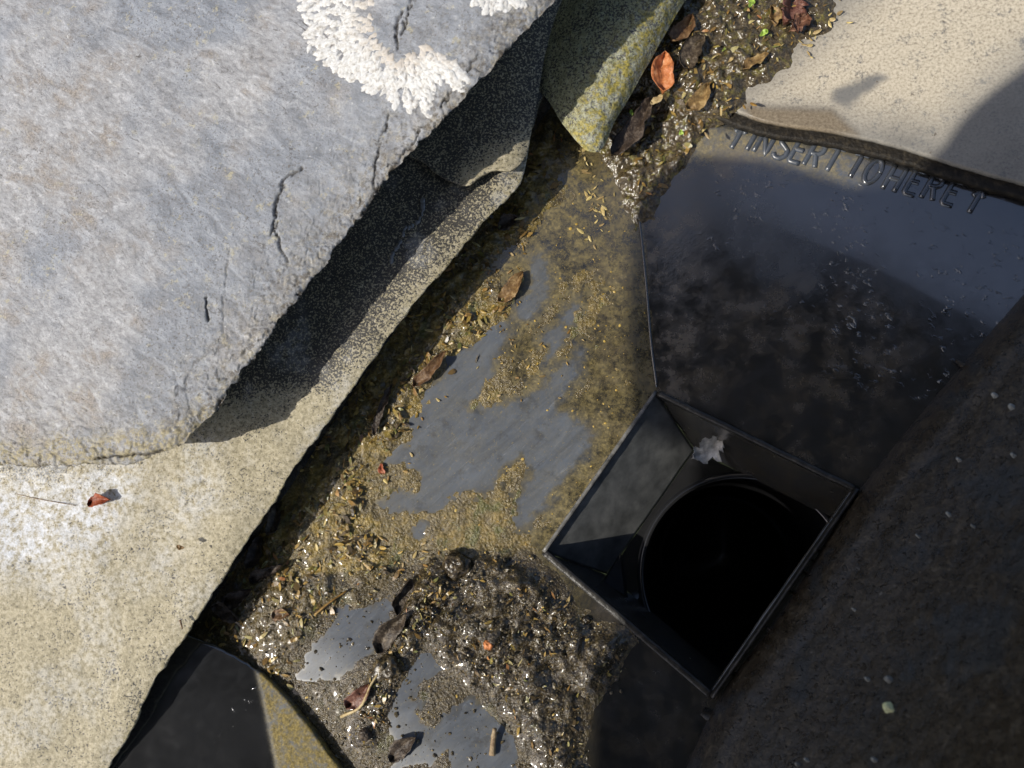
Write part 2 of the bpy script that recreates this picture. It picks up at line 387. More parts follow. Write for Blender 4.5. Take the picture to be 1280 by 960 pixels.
TAN = m_tan_gutter(); SILT = m_silt(); SLUDGE = m_sludge()
GRIT = m_simple('wet_grit', ((0.012, 0.009, 0.005), (0.055, 0.040, 0.020), (0.28, 0.21, 0.11)), 1.3, 0.25, 0.2, 0.6)
HUSK = m_simple('tan_husk', ((0.26, 0.18, 0.06), (0.48, 0.36, 0.15), (0.62, 0.52, 0.30)), 1.5, 0.45)
HUSKD = m_simple('golden_husk', ((0.16, 0.09, 0.02), (0.36, 0.22, 0.05), (0.50, 0.36, 0.11)), 1.5, 0.4)
ORANGE = m_simple('orange_leaf', ((0.16, 0.045, 0.018), (0.46, 0.14, 0.05), (0.64, 0.36, 0.20)), 2.4, 0.5, 0.35)
BROWN = m_simple('brown_leaf', ((0.05, 0.026, 0.013), (0.20, 0.115, 0.045), (0.44, 0.31, 0.15)), 2.0, 0.5, 0.35)
DARKL = m_simple('rotten_leaf', ((0.015, 0.010, 0.008), (0.06, 0.042, 0.028), (0.20, 0.155, 0.11)), 1.6, 0.45, 0.5, 0.4)
RED = m_simple('reddish_weed', ((0.06, 0.022, 0.014), (0.18, 0.08, 0.052), (0.40, 0.24, 0.17)), 1.6, 0.35, 0.4)
GREEN = m_simple('green_leaf', ((0.12, 0.18, 0.02), (0.28, 0.38, 0.06), (0.45, 0.52, 0.16)), 2, 0.4)
TWIG = m_simple('dry_twig', ((0.18, 0.11, 0.05), (0.42, 0.31, 0.16), (0.55, 0.45, 0.28)), 1.2, 0.6)
CASTER = m_simple('shadow_caster_dark', ((0.02, 0.018, 0.016), (0.03, 0.027, 0.024), (0.04, 0.036, 0.03)), 6, 0.7)
EARTH = m_simple('earth', ((0.03, 0.04, 0.015), (0.06, 0.075, 0.03), (0.10, 0.10, 0.05)), 300, 0.9)
def m_water():
    s = NT('water'); s.b.inputs['Transmission Weight'].default_value = 1.0; s.b.inputs['IOR'].default_value = 1.33
    return s.out((0.9, 0.92, 0.92), 0.03, s.bump(s.noise(2.5, 2), 0.15, 0.5))
WATER = m_water(); DRIP = m_simple('drip_sheen', ((0.16, 0.165, 0.17), (0.30, 0.31, 0.32), (0.48, 0.49, 0.50)), 1.5, 0.12, 0.1, 0.9); GLINT = m_simple('pale_glint', ((0.22, 0.21, 0.19), (0.50, 0.48, 0.44), (0.70, 0.68, 0.64)), 2.5, 0.12, 0.2, 1.0)  # grey stands for sky reflection on water, pale tone for a wet glint
SPOT = m_simple('pale_fleck', ((0.35, 0.34, 0.20), (0.55, 0.55, 0.30), (0.62, 0.62, 0.42)), 2, 0.6)
GREYF = m_simple('grey_fleck', ((0.12, 0.12, 0.11), (0.24, 0.24, 0.22), (0.40, 0.40, 0.37)), 2, 0.5)

# ------------------------------------------------------------------ ground far below
g = obj('ground', [(-60, -60, -3.2), (60, -60, -3.2), (60, 60, -3.2), (-60, 60, -3.2)], [(0, 1, 2, 3)], EARTH)
tag(g, 'grassy ground far below the gutter', kind='structure')

# ------------------------------------------------------------------ outlet floor heights
RIM = [(820, 490), (1070, 612), (890, 870), (680, 690)]
RW = np.array([U(a, b, 0)[:2] for a, b in RIM])
def outn(a, b, c):
    e = b-a; n = np.array([-e[1], e[0]]); n /= np.linalg.norm(n)
    return n if n @ (c-a) < 0 else -n
RC = RW.mean(0)
NL, NTp, NB = outn(RW[3], RW[0], RC), outn(RW[0], RW[1], RC), outn(RW[3], RW[2], RC)
def floor_z(xy):
    "metres"
    a = ((xy-RW[0]) @ NL)*0.21; b = ((xy-RW[0]) @ NTp)*0.15; c = ((xy-RW[3]) @ NB)*0.22
    k = 0.0006
    m = k*np.log(np.exp(np.clip(a/k, -40, 40))+np.exp(np.clip(b/k, -40, 40))+np.exp(np.clip(c/k, -40, 40))+1.0)
    return -k*np.log(np.exp(-np.clip(m, 0, .05)/k)+np.exp(-0.0135/k))+0.0
def FU(px, py, lift=0.0):
    z = np.zeros(np.broadcast(np.asarray(px, float), np.asarray(py, float)).shape)
    for _ in range(6):
        P = U(px, py, z); z = floor_z(P[..., :2])*1000+lift
    return U(px, py, z)

def Z5(l, ox=400, oy=300, k=0.375): return [(ox+x*k, oy+y*k) for x, y in l]
BARE = [
 Z5([(730, 40), (765, 60), (755, 150), (735, 230), (650, 255), (612, 300), (600, 380), (560, 440), (520, 500), (500, 560), (560, 565), (650, 530), (720, 490), (800, 400), (850, 390), (860, 470), (760, 560), (740, 640), (690, 720), (600, 770), (540, 840), (400, 885), (310, 915), (250, 925), (212, 890), (240, 840), (300, 825), (345, 790), (280, 745), (225, 735), (250, 710), (300, 660), (290, 580), (360, 500), (430, 440), (435, 385), (520, 330), (560, 285), (640, 250), (690, 210), (700, 120)]),
 Z5([(620, 640), (700, 560), (800, 580), (900, 640), (860, 760), (700, 920), (640, 980), (660, 860), (700, 780)]),
 Z5([(770, 300), (830, 260), (850, 220), (820, 330), (790, 400), (740, 420)]),
 Z5([(510, 220), (560, 200), (590, 200), (560, 240), (520, 250)]),
 Z5([(310, 160), (370, 140), (390, 160), (330, 195)], 400, 600),
 Z5([(380, 265), (480, 285), (560, 270), (585, 330), (500, 420), (430, 500), (330, 575), (240, 590), (190, 570), (240, 470), (300, 360)], 320, 680, 0.2916),
 Z5([(700, 400), (860, 420), (850, 490), (760, 560), (700, 590), (670, 640), (700, 740), (760, 780), (800, 700), (870, 690), (960, 680), (1040, 740), (1150, 860), (1120, 990), (840, 1000), (820, 890), (720, 930), (600, 960), (630, 880), (600, 830), (520, 740), (560, 640), (620, 540)], 320, 680, 0.2916),
 Z5([(200, 680), (300, 700), (330, 800), (260, 900), (80, 900), (60, 720)], 320, 730, 0.2916),
]
SILTZ = [(680, 120), (730, 150), (775, 195), (806, 250), (800, 300), (812, 470), (806, 500), (690, 683), (668, 700), (700, 740), (775, 795), (765, 850), (722, 880), (716, 930), (735, 985), (420, 985), (330, 850), (200, 820), (330, 560), (470, 380)]
THICK = [(690, 130), (690, 250), (640, 300), (610, 335), (650, 380), (590, 430), (545, 455), (520, 505), (500, 545), (470, 575), (450, 640), (470, 690), (500, 720), (460, 745), (400, 760), (340, 870), (250, 800), (360, 640), (430, 500), (520, 370), (620, 270)]
HEAP = [(545, 705), (600, 690), (655, 690), (690, 730), (738, 785), (782, 800), (768, 850), (725, 885), (722, 930), (735, 980), (690, 980), (650, 925), (612, 865), (575, 835), (545, 815), (505, 790), (510, 740)]
TRAIL = [(540, 700), (500, 760), (480, 820), (450, 870), (440, 930), (470, 930), (495, 860), (530, 790), (565, 740)]
def bare_mask(P, q, soft=5.0):
    wob = (fbm(P, 6, 4, seed=3)-0.5)*34 + (fbm(P, 1.6, 2, seed=4)-0.5)*16
    m = np.zeros(q.shape[:-1])
    for p in BARE: m = np.maximum(m, sstep(-soft, min(soft, 8), sdist(q, p)+wob))
    return m
def silt_h(P, q, full=False):
    "height (mm) of wet silt over the outlet floor; negative = none"
    bare = bare_mask(P, q); halo = bare_mask(P, q, 20.0)
    zone = sstep(-6, 10, sdist(q, SILTZ)+(fbm(P, 5, 3, seed=9)-0.5)*22)
    thick = sstep(-14, 16, sdist(q, THICK)+(fbm(P, 7, 4, seed=5)-0.5)*40)
    heap = sstep(-16, 30, sdist(q, HEAP)+(fbm(P, 8, 4, seed=6)-0.5)*34)
    trail = sstep(-8, 10, sdist(q, TRAIL)+(fbm(P, 4, 3, seed=8)-0.5)*20)
    cov = fbm(P, 13, 5, 0.62, seed=15)-0.5+0.42*sstep(640, 480, q[..., 0]-0.35*(q[..., 1]-400))-0.15
    thin = zone*(1-bare)*(0.06+0.9*(fbm(P, 2.2, 4, 0.62, seed=1)-0.34)+np.clip(1.5*cov, -0.45, 0.25)-0.5*halo*(0.15+1.7*(fbm(P, 4.5, 4, 0.65, seed=23)-0.25)))
    fade = sstep(0, 90, ldist(q, [(800, 250), (815, 480), (680, 690)])) 
    thin = thin*(0.25+0.75*fade)
    g1 = fbm(P, 1.7, 3, 0.6, seed=2); g2 = fbm(P, 6, 3, seed=12)
    h = thin + thick*zone*(1-0.75*bare)*(0.3+2.2*g2*g1*2) + heap*(0.5+7.5*(g2-0.28)+4.0*(g1-0.35)) + trail*(0.2+2.4*g1*g2*2)
    h = h-0.10
    if full: return h, bare, zone, thick, heap, trail
    return h

# ------------------------------------------------------------------ gutter outlet (one fitting)
outlet = thing('gutter_outlet', 'black plastic gutter outlet with square drain hole and raised lettering', 'gutter outlet', (*RC, -0.03))
xs = np.arange(-0.17, 0.30, 0.0007); ys = np.arange(-0.16, 0.20, 0.0007)
XX, YY = np.meshgrid(xs, ys, indexing='ij'); xy = np.stack([XX, YY], -1)
ZZ = floor_z(xy); PF = np.concatenate([xy, ZZ[..., None]], -1); QF = PX(PF)
AX = np.array([0.575, 0.818]); PN = np.array([0.818, -0.575])       # gutter axis; towards the front wall
fronting = [(840, 1000), (893, 882), (985, 752), (1072, 615), (1180, 482), (1300, 345), (1420, 205)]
inhole = sdist(xy, RW) > 0.0004
perp = xy @ PN
vis = (QF[..., 0] > 60) & (QF[..., 0] < 1400) & (QF[..., 1] > -120) & (QF[..., 1] < 1080) & (perp > -0.112) & (perp < 0.062) & ~inhole
bare = bare_mask(PF, QF); bareh = bare_mask(PF, QF, 24.0)
bare = np.maximum(bare, 0.6*bareh)
a_ = ((xy-RW[0]) @ NL)*0.21; b_ = ((xy-RW[0]) @ NTp)*0.15; c_ = ((xy-RW[3]) @ NB)*0.22
which = np.argmax(np.stack([a_, b_, c_, np.zeros_like(a_)], -1), -1)
topf = sdist(QF, [(797, 262), (815, 480), (1075, 610), (1330, 320), (1290, 225), (905, 140), (850, 190)])
film = np.where(which == 0, 0.85*sstep(0, 40, -sdist(QF, [(0, 0), (1, 0), (0, 1)])) , np.where(which == 2, 0.6, 0.0))
film = film*(1-0.80*sstep(0.1, 1.0, bare))*(0.75+0.25*sstep(0.42, 0.56, fbm(PF, 16, 4, seed=17)))
film = np.where(which == 2, film*sstep(760, 690, QF[..., 0]), film)
film = np.where(which == 1, 0.75*sstep(40, 4, ldist(QF, [(850, 185), (930, 180), (1060, 206)])+(fbm(PF, 6, 4, seed=18)-0.5)*30), film)  # top panel film follows the sunlit strip and lifts its tone
brown = np.where(which == 1, sstep(120, 0, ldist(QF, [(805, 300), (815, 470)]))*0.9 + sstep(130, 20, ldist(QF, [(1000, 560), (1080, 430), (960, 420)]))*0.55
                 + sstep(40, 0, ldist(QF, [(850, 205), (960, 210)]))*0.8, 0)
brown = brown + np.where((which != 1) & (QF[..., 0] > 735), 0.35, 0)
pit = np.where(which == 1, sstep(170, 40, ldist(QF, [(1080, 330), (1190, 400), (1270, 330)])), 0.0) + np.where(which == 1, sstep(80, 20, ldist(QF, [(930, 265), (1050, 330)]))*0.5, 0)
dusty = sstep(34, 4, ldist(QF, [(880, 175), (930, 180), (1060, 212)])+(fbm(PF, 6, 4, seed=18)-0.5)*26)*0.75+0.35*sstep(60, 10, ldist(QF, [(930, 265), (1000, 330)])+(fbm(PF, 9, 4, seed=19)-0.5)*70)  # dust lifted along the sunlit strip; second streak is a painted pale reflection
bare_a = np.where(which == 1, dusty, np.where(QF[..., 0] > 770, 0.0, bare))
bare_a = np.where(which == 2, bare_a*sstep(745, 700, QF[..., 0]), bare_a)
idx = -np.ones(XX.shape, np.int64)
def sub_grid(mask, name, mat, parent, P, attrs):
    "faces of the height grid whose four corners are in mask"
    c = mask[:-1, :-1] & mask[1:, :-1] & mask[1:, 1:] & mask[:-1, 1:]
    i = np.arange(mask.size).reshape(mask.shape)
    F = np.stack([i[:-1, :-1], i[1:, :-1], i[1:, 1:], i[:-1, 1:]], -1)[c]
    used, inv = np.unique(F.ravel(), return_inverse=True)
    V = P.reshape(-1, 3)[used]
    return obj(name, V, fixwind(V, inv.reshape(-1, 4).astype(np.int32)), mat, parent, {k: v.ravel()[used] for k, v in attrs.items()})
FA = {'film': film, 'bare': bare_a, 'brown': brown, 'pit': pit, 'coat': np.where(which == 1, sstep(-20, 60, sdist(QF, [(840, 160), (960, 300), (1080, 350), (1240, 430), (1400, 500), (1400, 100)])+(fbm(PF, 14, 4, seed=29)-.5)*60), 0.15)}
def grow(m):
    g_ = m.copy(); g_[1:] |= m[:-1]; g_[:, 1:] |= m[:, :-1]; g_[1:, 1:] |= m[:-1, :-1]; return g_
for k in (0, 1, 2):
    mk = (which == k) if k else ((which == 0) | (which == 3))
    sub_grid(vis & grow(mk), 'sloped_panel', PLAST, outlet, PF, FA)
# back wall under the flashing, front wall with its step
bw = [np.array([*( -0.108*PN + t*AX), 0.0]) for t in np.linspace(-0.16, 0.24, 12)]
def lift(c, dz, dp=0.0): return [np.array([p[0]+PN[0]*dp, p[1]+PN[1]*dp, p[2]+dz]) for p in c]
zero = lambda G: {k: np.zeros(G.shape[:2]) for k in ('film', 'bare', 'brown', 'pit')}
G = loft([lift(bw, 0.006, 0.002), lift(bw, 0.016, -0.001), lift(bw, 0.026, -0.002)], 60, 12)
sheet('back_wall', G, 0.002, PLAST, outlet, {**zero(G), 'brown': np.full(G.shape[:2], 0.8)})
foot = [FU(a, b, -0.6) for a, b in fronting]
fz = [p[2]*1000 for p in foot]
def off(px_out, z): return [U(a+0.818*px_out, b+0.575*px_out, z+f_*max(0, 1-px_out/420)) for (a, b), f_ in zip(fronting, fz)]
G = loft([foot, off(7, 5), off(30, 12), off(50, 15.0), off(62, 17.2), off(130, 28), off(250, 48), off(420, 76)], 260, 240)
n_ = fbm(G, 16, 4, seed=21)-0.5; n2 = fbm(G, 2.2, 4, 0.6, seed=22)
G = G + gnormal(G)*((n_*0.5 + (n2-0.5)*0.4)*1e-3)[..., None]
A = zero(G); A['brown'] = np.full(G.shape[:2], 1.0); A['film'] = 0.10+0*n_; A['pit'] = 0.35*sstep(0.5, 0.7, fbm(G, 20, 3, seed=31))
sheet('front_wall', G, 0.0025, WALLM, outlet)
q_ = resample(np.array([(821, 484), (815, 440), (808, 360), (802, 300), (797, 258)], float), 40)
V, F = tube(FU(q_[:, 0], q_[:, 1], -0.12), 0.00045, 7); obj('mould_seam', V, F, PLAST, outlet, {'brown': np.full(len(V), 0.5)})
# rim of the hole
def bar(name, p0, p1, w, h, mat, parent, seed, n=40):
    "moulded lip: rounded bar from p0 to p1"
    p0 = np.array(p0, float); p1 = np.array(p1, float); t = np.linspace(0, 1, n)[:, None]
    L = p0*(1-t)+p1*t; d = (p1-p0)/np.linalg.norm(p1-p0); s = np.cross(d, [0, 0, 1.0])
    prof = [(-0.5, -1.5), (-0.5, 0.55), (-0.38, 0.9), (-0.15, 1), (0.15, 1), (0.38, 0.9), (0.5, 0.55), (0.5, -1.5)]
    V = np.stack([L+s*(a*w)+np.array([0, 0, 1.0])*(b*h) for a, b in prof], 1)
    V = V+(fbm(V, 3, 3, seed=seed)-0.5)[..., None]*np.array([0.0003, 0.0003, 0.0005])
    k = len(prof); F = [tuple(q) for q in gridF(n, k).tolist()]+[tuple(range(k)), tuple(range((n-1)*k, n*k))[::-1]]
    return obj(name, V.reshape(-1, 3), F, mat, parent)
R3 = [np.array([*r, 0.0]) for r in RW]
bar('rim_lip', R3[3], R3[0]+[0, 0, 0], 0.0013, 0.0011, WORN_LIT, outlet, 1)
bar('rim_lip', R3[0]+[.0005, -.0005, 0.0002], R3[1], 0.0017, 0.0013, LIP_SHADED, outlet, 2)
bar('rim_lip', R3[1], R3[2], 0.0013, 0.0035, LIP_SHADED, outlet, 3)
bar('rim_lip', R3[2]+[0, 0, -.0002], R3[3], 0.0022, 0.0010, LIP_SHADED, outlet, 4)
# well under the rim: slanting walls, ledge round the pipe mouth, pipe
CC = U(929, 722, -26)[:2]
low = [np.array([*((r-RC)*0.84+RC+(CC-RC)*0.6), -0.026]) for r in RW]
for i in range(4):
    j = (i+1) % 4
    G = loft([np.array([R3[i]-[0, 0, .0006], R3[j]-[0, 0, .0006]]), np.array([(R3[i]*2+low[i])/3, (R3[j]*2+low[j])/3]), np.array([low[i], low[j]])], 50, 26)
    G = G+gnormal(G)*((fbm(G, 9, 3, seed=40+i)-0.5)*0.0006)[..., None]
    A = zero(G); A['bare'] = np.full(G.shape[:2], 1.0 if i == 3 else 0.1); A['film'] = (0.10 if i == 3 else 0.1)+0*A['film']; A['brown'] = 0.1+0*A['bare']
    sheet('well_wall', G, 0.0012, WALL_LIT if i == 3 else PLAST, outlet, A)
RO, RI = 0.0334, 0.0318
an = np.linspace(0, 2*np.pi, 97)[:-1]
circ = lambda r, z: np.stack([CC[0]+r*np.cos(an), CC[1]+r*np.sin(an), np.full(96, z)], -1)
lowp = np.array([p[:2] for p in low])
sq = []
for t in an:
    d = np.array([math.cos(t), math.sin(t)]); lo, hi = 0.0, 0.2
    for _ in range(40):
        m_ = (lo+hi)/2
        if sdist((CC+d*m_)[None], lowp)[0] > 0: lo = m_
        else: hi = m_
    sq.append([*(CC+d*max(hi, RO*1.02)), -0.0258])
rings = [np.array(sq), circ(RO+0.0006, -0.0262), circ(RO, -0.0245), circ((RO+RI)/2, -0.0238), circ(RI, -0.0245), circ(RI-0.0004, -0.032), circ(RI-0.0008, -0.20)]
def ringmesh(rs):
    V = np.concatenate(rs); k = len(rs[0]); F = []
    for a in range(len(rs)-1):
        for i in range(k): F.append((a*k+i, a*k+(i+1) % k, (a+1)*k+(i+1) % k, (a+1)*k+i))
    return V, F
V, F = ringmesh(rings[:2]); obj('ledge', V, F, PLAIN, outlet)
V, F = ringmesh(rings[1:5]); obj('socket_ring', V, F, PLAIN, outlet)
V, F = ringmesh(rings[4:]); F.append(tuple(range(len(V)-96, len(V)))); obj('down_pipe', V, F, DARKP, outlet)
def wedge(name, a, b, c, h, mat, parent):
    a, b, c = map(np.asarray, (a, b, c)); m_ = (a+b+c)/3; up = np.array([0, 0, h])
    V = np.array([a, b, c, a*.8+m_*.2+up, b*.85+m_*.15+up*.8, c*.7+m_*.3+up*1.1])
    return obj(name, V, [(2, 1, 0), (3, 4, 5), (0, 1, 4, 3), (1, 2, 5, 4), (2, 0, 3, 5)], mat, parent, smooth=False)
wedge('corner_web', U(752, 728, -20), U(776, 690, -15), U(786, 752, -22), 0.002, PLAIN, outlet)

# raised letters
GLY = {
 'I': ([[(0.5, 0), (0.5, 1)]], 0.35), 'N': ([[(0.12, 0), (0.12, 1), (0.85, 0), (0.85, 1)]], 0.95),
 'S': ([[(0.85, 0.84), (0.7, 0.97), (0.42, 1), (0.17, 0.86), (0.2, 0.64), (0.5, 0.52), (0.8, 0.38), (0.84, 0.15), (0.58, 0), (0.28, 0.02), (0.1, 0.16)]], 0.9),
 'E': ([[(0.85, 1), (0.15, 1), (0.15, 0), (0.85, 0)], [(0.15, 0.52), (0.7, 0.52)]], 0.85),
 'R': ([[(0.15, 0), (0.15, 1), (0.6, 1), (0.83, 0.88), (0.83, 0.65), (0.6, 0.53), (0.15, 0.53)], [(0.5, 0.53), (0.85, 0)]], 0.9),
 'T': ([[(0.5, 0), (0.5, 1)], [(0.05, 1), (0.95, 1)]], 0.9),
 'O': ([[(0.5+0.4*math.cos(t), 0.5+0.5*math.sin(t)) for t in np.linspace(0, 2*math.pi, 15)]], 1.0),
 'H': ([[(0.13, 0), (0.13, 1)], [(0.85, 0), (0.85, 1)], [(0.13, 0.5), (0.85, 0.5)]], 0.95),
 '^': ([[(0.5, 0), (0.5, 1)], [(0.18, 0.68), (0.5, 1), (0.82, 0.68)]], 0.9)}
LET = [('^', 914, 186), ('I', 933, 188), ('N', 949, 192), ('S', 972, 198), ('E', 992, 203), ('R', 1011, 208), ('T', 1033, 214), ('T', 1062, 222), ('O', 1083, 229), ('H', 1110, 238), ('E', 1136, 243), ('R', 1158, 249), ('E', 1183, 256), ('^', 1211, 266)]
for ch, bx, by in LET:
    ups = np.array([0.50, -0.86])*33; rgt = np.array([0.955, 0.262])*21
    strokes = []
    for st in GLY[ch][0]:
        q = np.array([(bx, by)+rgt*(x-0.5)+ups*y for x, y in st])
        q = resample(q, max(6, len(q)*4), False)
        P = FU(q[:, 0], q[:, 1], -0.25)
        strokes.append(tube(P, 0.00088, 10))
    V, F = join(strokes)
    obj('arrow' if ch == '^' else 'letter', V, F, PLAST, outlet, {'bare': np.full(len(V), 0.6 if bx < 1050 else 0.15)})  # letters in the sunlit stretch coloured paler than the shaded ones

# ------------------------------------------------------------------ gutter lengths pushed into the outlet
LIP = [(700, 40), (790, 90), (850, 118), (905, 140), (960, 160), (1040, 172), (1120, 190), (1200, 215), (1290, 240), (1420, 275)]
def away(c, mm, z):     # further along the gutter from the outlet
    return [np.array([*(p[:2]+AX*mm*1e-3), z*1e-3]) for p in c]
lip3 = [U(a, b-8, 17.5) for a, b in LIP]
G = loft([lip3, away(lip3, 60, 17.8), away(lip3, 140, 18.0)], 300, 200)
Q = PX(G)
w_ = (fbm(G, 2, 3, seed=50)-0.5)*0.0005
G[:, 0, :2] += AX*(w_[:, :1]*1.2)
tan_f = 1.0-0.75*sstep(60, -20, sdist(Q, [(905, 140), (1120, -60), (1600, -60), (1600, 40), (1290, 75), (1180, 170), (1100, 165)]))  # tan film follows the sunlit part, shadow edge put into the colour
tan_f = np.clip(tan_f, 0.25, 1); tan_f *= 1-0.85*sstep(-6, 10, sdist(Q, Z5([(640, 300), (790, 240), (820, 260), (700, 370), (640, 340)], 800, 0))+(fbm(G, 3, 3, seed=51)-.5)*16)
wetm = sstep(-8, 6, sdist(Q, [(925, 128), (960, 135), (1040, 138), (1072, 168), (1000, 165), (940, 150)]))
gl = thing('gutter_length', 'dusty tan gutter length lying past the raised lettering at upper right', 'gutter', (*U(1150, 60, 17)[:2], 0.012))
sheet('gutter_floor', G, 0.0022, TAN, gl, {'film': tan_f*(1-wetm), 'wet': wetm})
seal3 = [p+np.array([*(-AX*0.0022), -0.0017]) for p in lip3]
G2 = loft([[p-np.array([*(AX*0.0012), 0]) for p in seal3], [p+np.array([*(AX*0.0035), 0]) for p in seal3]], 160, 6)
G2 = G2+((fbm(G2, 2.5, 3, seed=52)-0.5)*0.0012)[..., None]*np.array([AX[0], AX[1], 0.4])
sheet('seal_strip', G2, 0.0022, SEALM, gl)
bw2 = [p for p in bw[5:]]
# the other length
LIP2 = [(150, 735), (235, 786), (285, 812), (330, 845), (375, 895), (425, 962), (470, 1020), (560, 1110)]
l2 = [U(a, b, 17.0) for a, b in LIP2]
G = loft([l2, away(l2, -12, 17.1), away(l2, -40, 17.2), away(l2, -110, 17.4)], 220, 160)
G[:, 0, :2] += AX*((fbm(G[:, 0], 2, 3, seed=60)-0.5)*0.0008)[:, None]
crz = np.array([U(a, b, 17)[:2] for a, b in [(326, 838), (340, 880), (356, 962), (385, 1120)]])
e2 = (crz[-1]-crz[0])/np.linalg.norm(crz[-1]-crz[0]); up_ = np.maximum(0, -((G[..., :2]-crz[0]) @ np.array([-e2[1], e2[0]]))*-1.0)
up_ = np.maximum(0, ((crz[0]-G[..., :2]) @ (PN-e2*(PN @ e2))/np.linalg.norm(PN-e2*(PN @ e2))))
G[..., 2] += np.minimum(np.maximum(0, np.sqrt(up_**2+0.002**2)-0.002)*0.28, 0.0135)
Q = PX(G); lf = sstep(0.0025, 0, up_)
A = zero(G); A['film'] = np.maximum(1.0*lf, 0.9*A['pit']); A['bare'] = 0.8*lf; A['coat'] = 0.7*(1-lf); A['matte'] = 0.35+0.65*lf; A['pit'] = sstep(9, 2, ldist(Q, [(330, 858), (285, 905), (262, 940), (235, 965)])+(fbm(G, 2, 4, 0.65, seed=62)-0.5)*26)  # pale film only on the sunlit sliver, shaded side left black
gl2 = thing('gutter_length', 'dark slate grey gutter length whose end stops short of the drain hole, lower left', 'gutter', (*U(300, 920, 17)[:2], 0.012))
sheet('gutter_floor', G, 0.0026, PLAST, gl2, A)

# ------------------------------------------------------------------ flashing sheets over the gutter's edge
EDGE = [(60, 1095), (100, 1020), (135, 960), (165, 910), (195, 848), (232, 795), (270, 735), (300, 690), (340, 630), (375, 575), (405, 533), (440, 487), (480, 430), (520, 377), (560, 331), (600, 282), (632, 250), (650, 228), (657, 205), (668, 150), (690, 90)]
ed = np.array([U(a, b, 32.0 if b > 330 else 32.0-4*min(1, (330-b)/120)) for a, b in EDGE])
def inner(mm, rise): return [np.array([p[0]-PN[0]*mm*1e-3, p[1]-PN[1]*mm*1e-3, p[2]+rise*1e-3]) for p in ed]
G = loft([ed, inner(3, 1.0), inner(12, 2.2), inner(45, 6.5), inner(110, 13)], 520, 260)
wob = (fbm(G, 20, 3, seed=70)-0.5)*2.4 + (fbm(G, 2.2, 3, seed=71)-0.5)*0.35
G[..., 2] += wob*1e-3
G[:, 0, :2] += PN*((fbm(G[:, 0], 3, 4, seed=72)-0.5)*0.0011)[:, None]
Q = PX(G)
crust_shade = 0.80+0*wob
lit_sd = sdist(Q, [(-100, 600), (60, 600), (215, 545), (270, 512), (420, 482), (450, 455), (540, 350), (660, 210), (760, 150), (500, 1200), (-400, 1200)])
crust_shade = 0.36+0.50*sstep(-30, 25, lit_sd+(fbm(G, 9, 4, seed=73)-0.5)*30)  # crust thinned inside the slab's cast shadow, painting that shade into the colour
white = sstep(30, -60, sdist(Q, [(225, 560), (190, 640), (160, 760), (250, 780), (500, 400)]))*sstep(-40, 60, sdist(Q, [(-300, 570), (190, 570), (200, 630), (130, 680), (40, 720), (-300, 760)]))
white = white+0.35*sstep(60, 10, ldist(Q, [(250, 575), (200, 700)]))*0.6+0.25*sstep(0.5, 0.65, fbm(G, 14, 3, seed=75))
wet = sstep(30, -30, lit_sd)*0.8
SFL = G
sm = sheet('flashing_sheet', G, 0.0012, MEMB, None, {'crust_shade': crust_shade, 'white': np.clip(white, 0, 1), 'green': np.zeros_like(crust_shade)+0.25*sstep(8, 0, ldist(Q, EDGE)), 'wet': wet})
tag(sm, 'tan speckled flashing sheet running out from under the slab to the gutter edge', 'flashing')
def rowsU(rows): return [[U(*p) for p in r] for r in rows]
rows = rowsU([
 [(440, 190, 36), (512, 197, 35.2), (530, 204, 34.8), (547, 219, 34.4), (566, 229, 34), (588, 234, 33.6), (601, 224, 33.2), (618, 216, 32.6), (640, 216, 31.4), (652, 208, 30.4), (660, 196, 29.4)],
 [(455, 160, 36), (520, 165, 35), (560, 172, 34.4), (590, 178, 34), (620, 180, 33.2), (650, 178, 31.4), (664, 175, 29.6)],
 [(480, 120, 36), (540, 126, 35.2), (600, 130, 34.6), (640, 130, 33), (673, 128, 30)],
 [(530, 60, 36.5), (580, 68, 36), (640, 70, 34.8), (684, 66, 31)],
 [(590, 5, 37), (620, 10, 36.5), (664, 14, 35.4), (700, 12, 32)],
 [(660, -75, 38), (690, -72, 37.4), (720, -70, 36), (752, -70, 33)]])
G = loft(rows, 220, 200)
G[..., 2] += ((fbm(G, 14, 3, seed=80)-0.5)*1.0+(fbm(G, 2, 3, seed=81)-0.5)*0.35)*1e-3 + 0.0016
Q = PX(G)
su = sheet('flashing_sheet', G, 0.0011, MEMB, None, {'crust_shade': 0.38+0*Q[..., 0]+0.42*sstep(45, 5, ldist(Q, [(660, 196), (600, 225)])), 'white': 0*Q[..., 0], 'green': 0*Q[..., 0], 'wet': 0.35+0*Q[..., 0]})  # crust kept low to paint the slab's shade, raised along the sunlit end
tag(su, 'dark upper flashing sheet with torn curled end lapped over the tan one', 'flashing')
rows = rowsU([
 [(712, 166, 27), (722, 178, 27), (735, 189, 26.6), (747, 190, 26), (756, 182, 25)],
 [(701, 152, 27.5), (722, 158, 29), (740, 160, 29.2), (755, 158, 28), (769, 152, 25.5)],
 [(688, 130, 28), (715, 128, 31), (745, 128, 31), (770, 128, 29), (786, 124, 26)],
 [(668, 100, 28.5), (715, 92, 33), (755, 88, 33), (790, 84, 30.5), (812, 78, 26.5)],
 [(680, 30, 30), (735, 30, 35), (785, 30, 35), (822, 24, 32), (846, 18, 27.5)],
 [(730, -80, 31), (790, -80, 36), (840, -80, 36), (880, -80, 33), (910, -80, 28)]])
G = loft(rows, 200, 240)
G[..., 2] += ((fbm(G, 8, 4, seed=82)-0.5)*1.4+(fbm(G, 1.6, 3, seed=83)-0.5)*0.6)*1e-3
Q = PX(G)
gr = sstep(50, 5, ldist(Q, [(735, 175), (760, 120), (830, 20)])+(fbm(G, 5, 3, seed=84)-.5)*30)
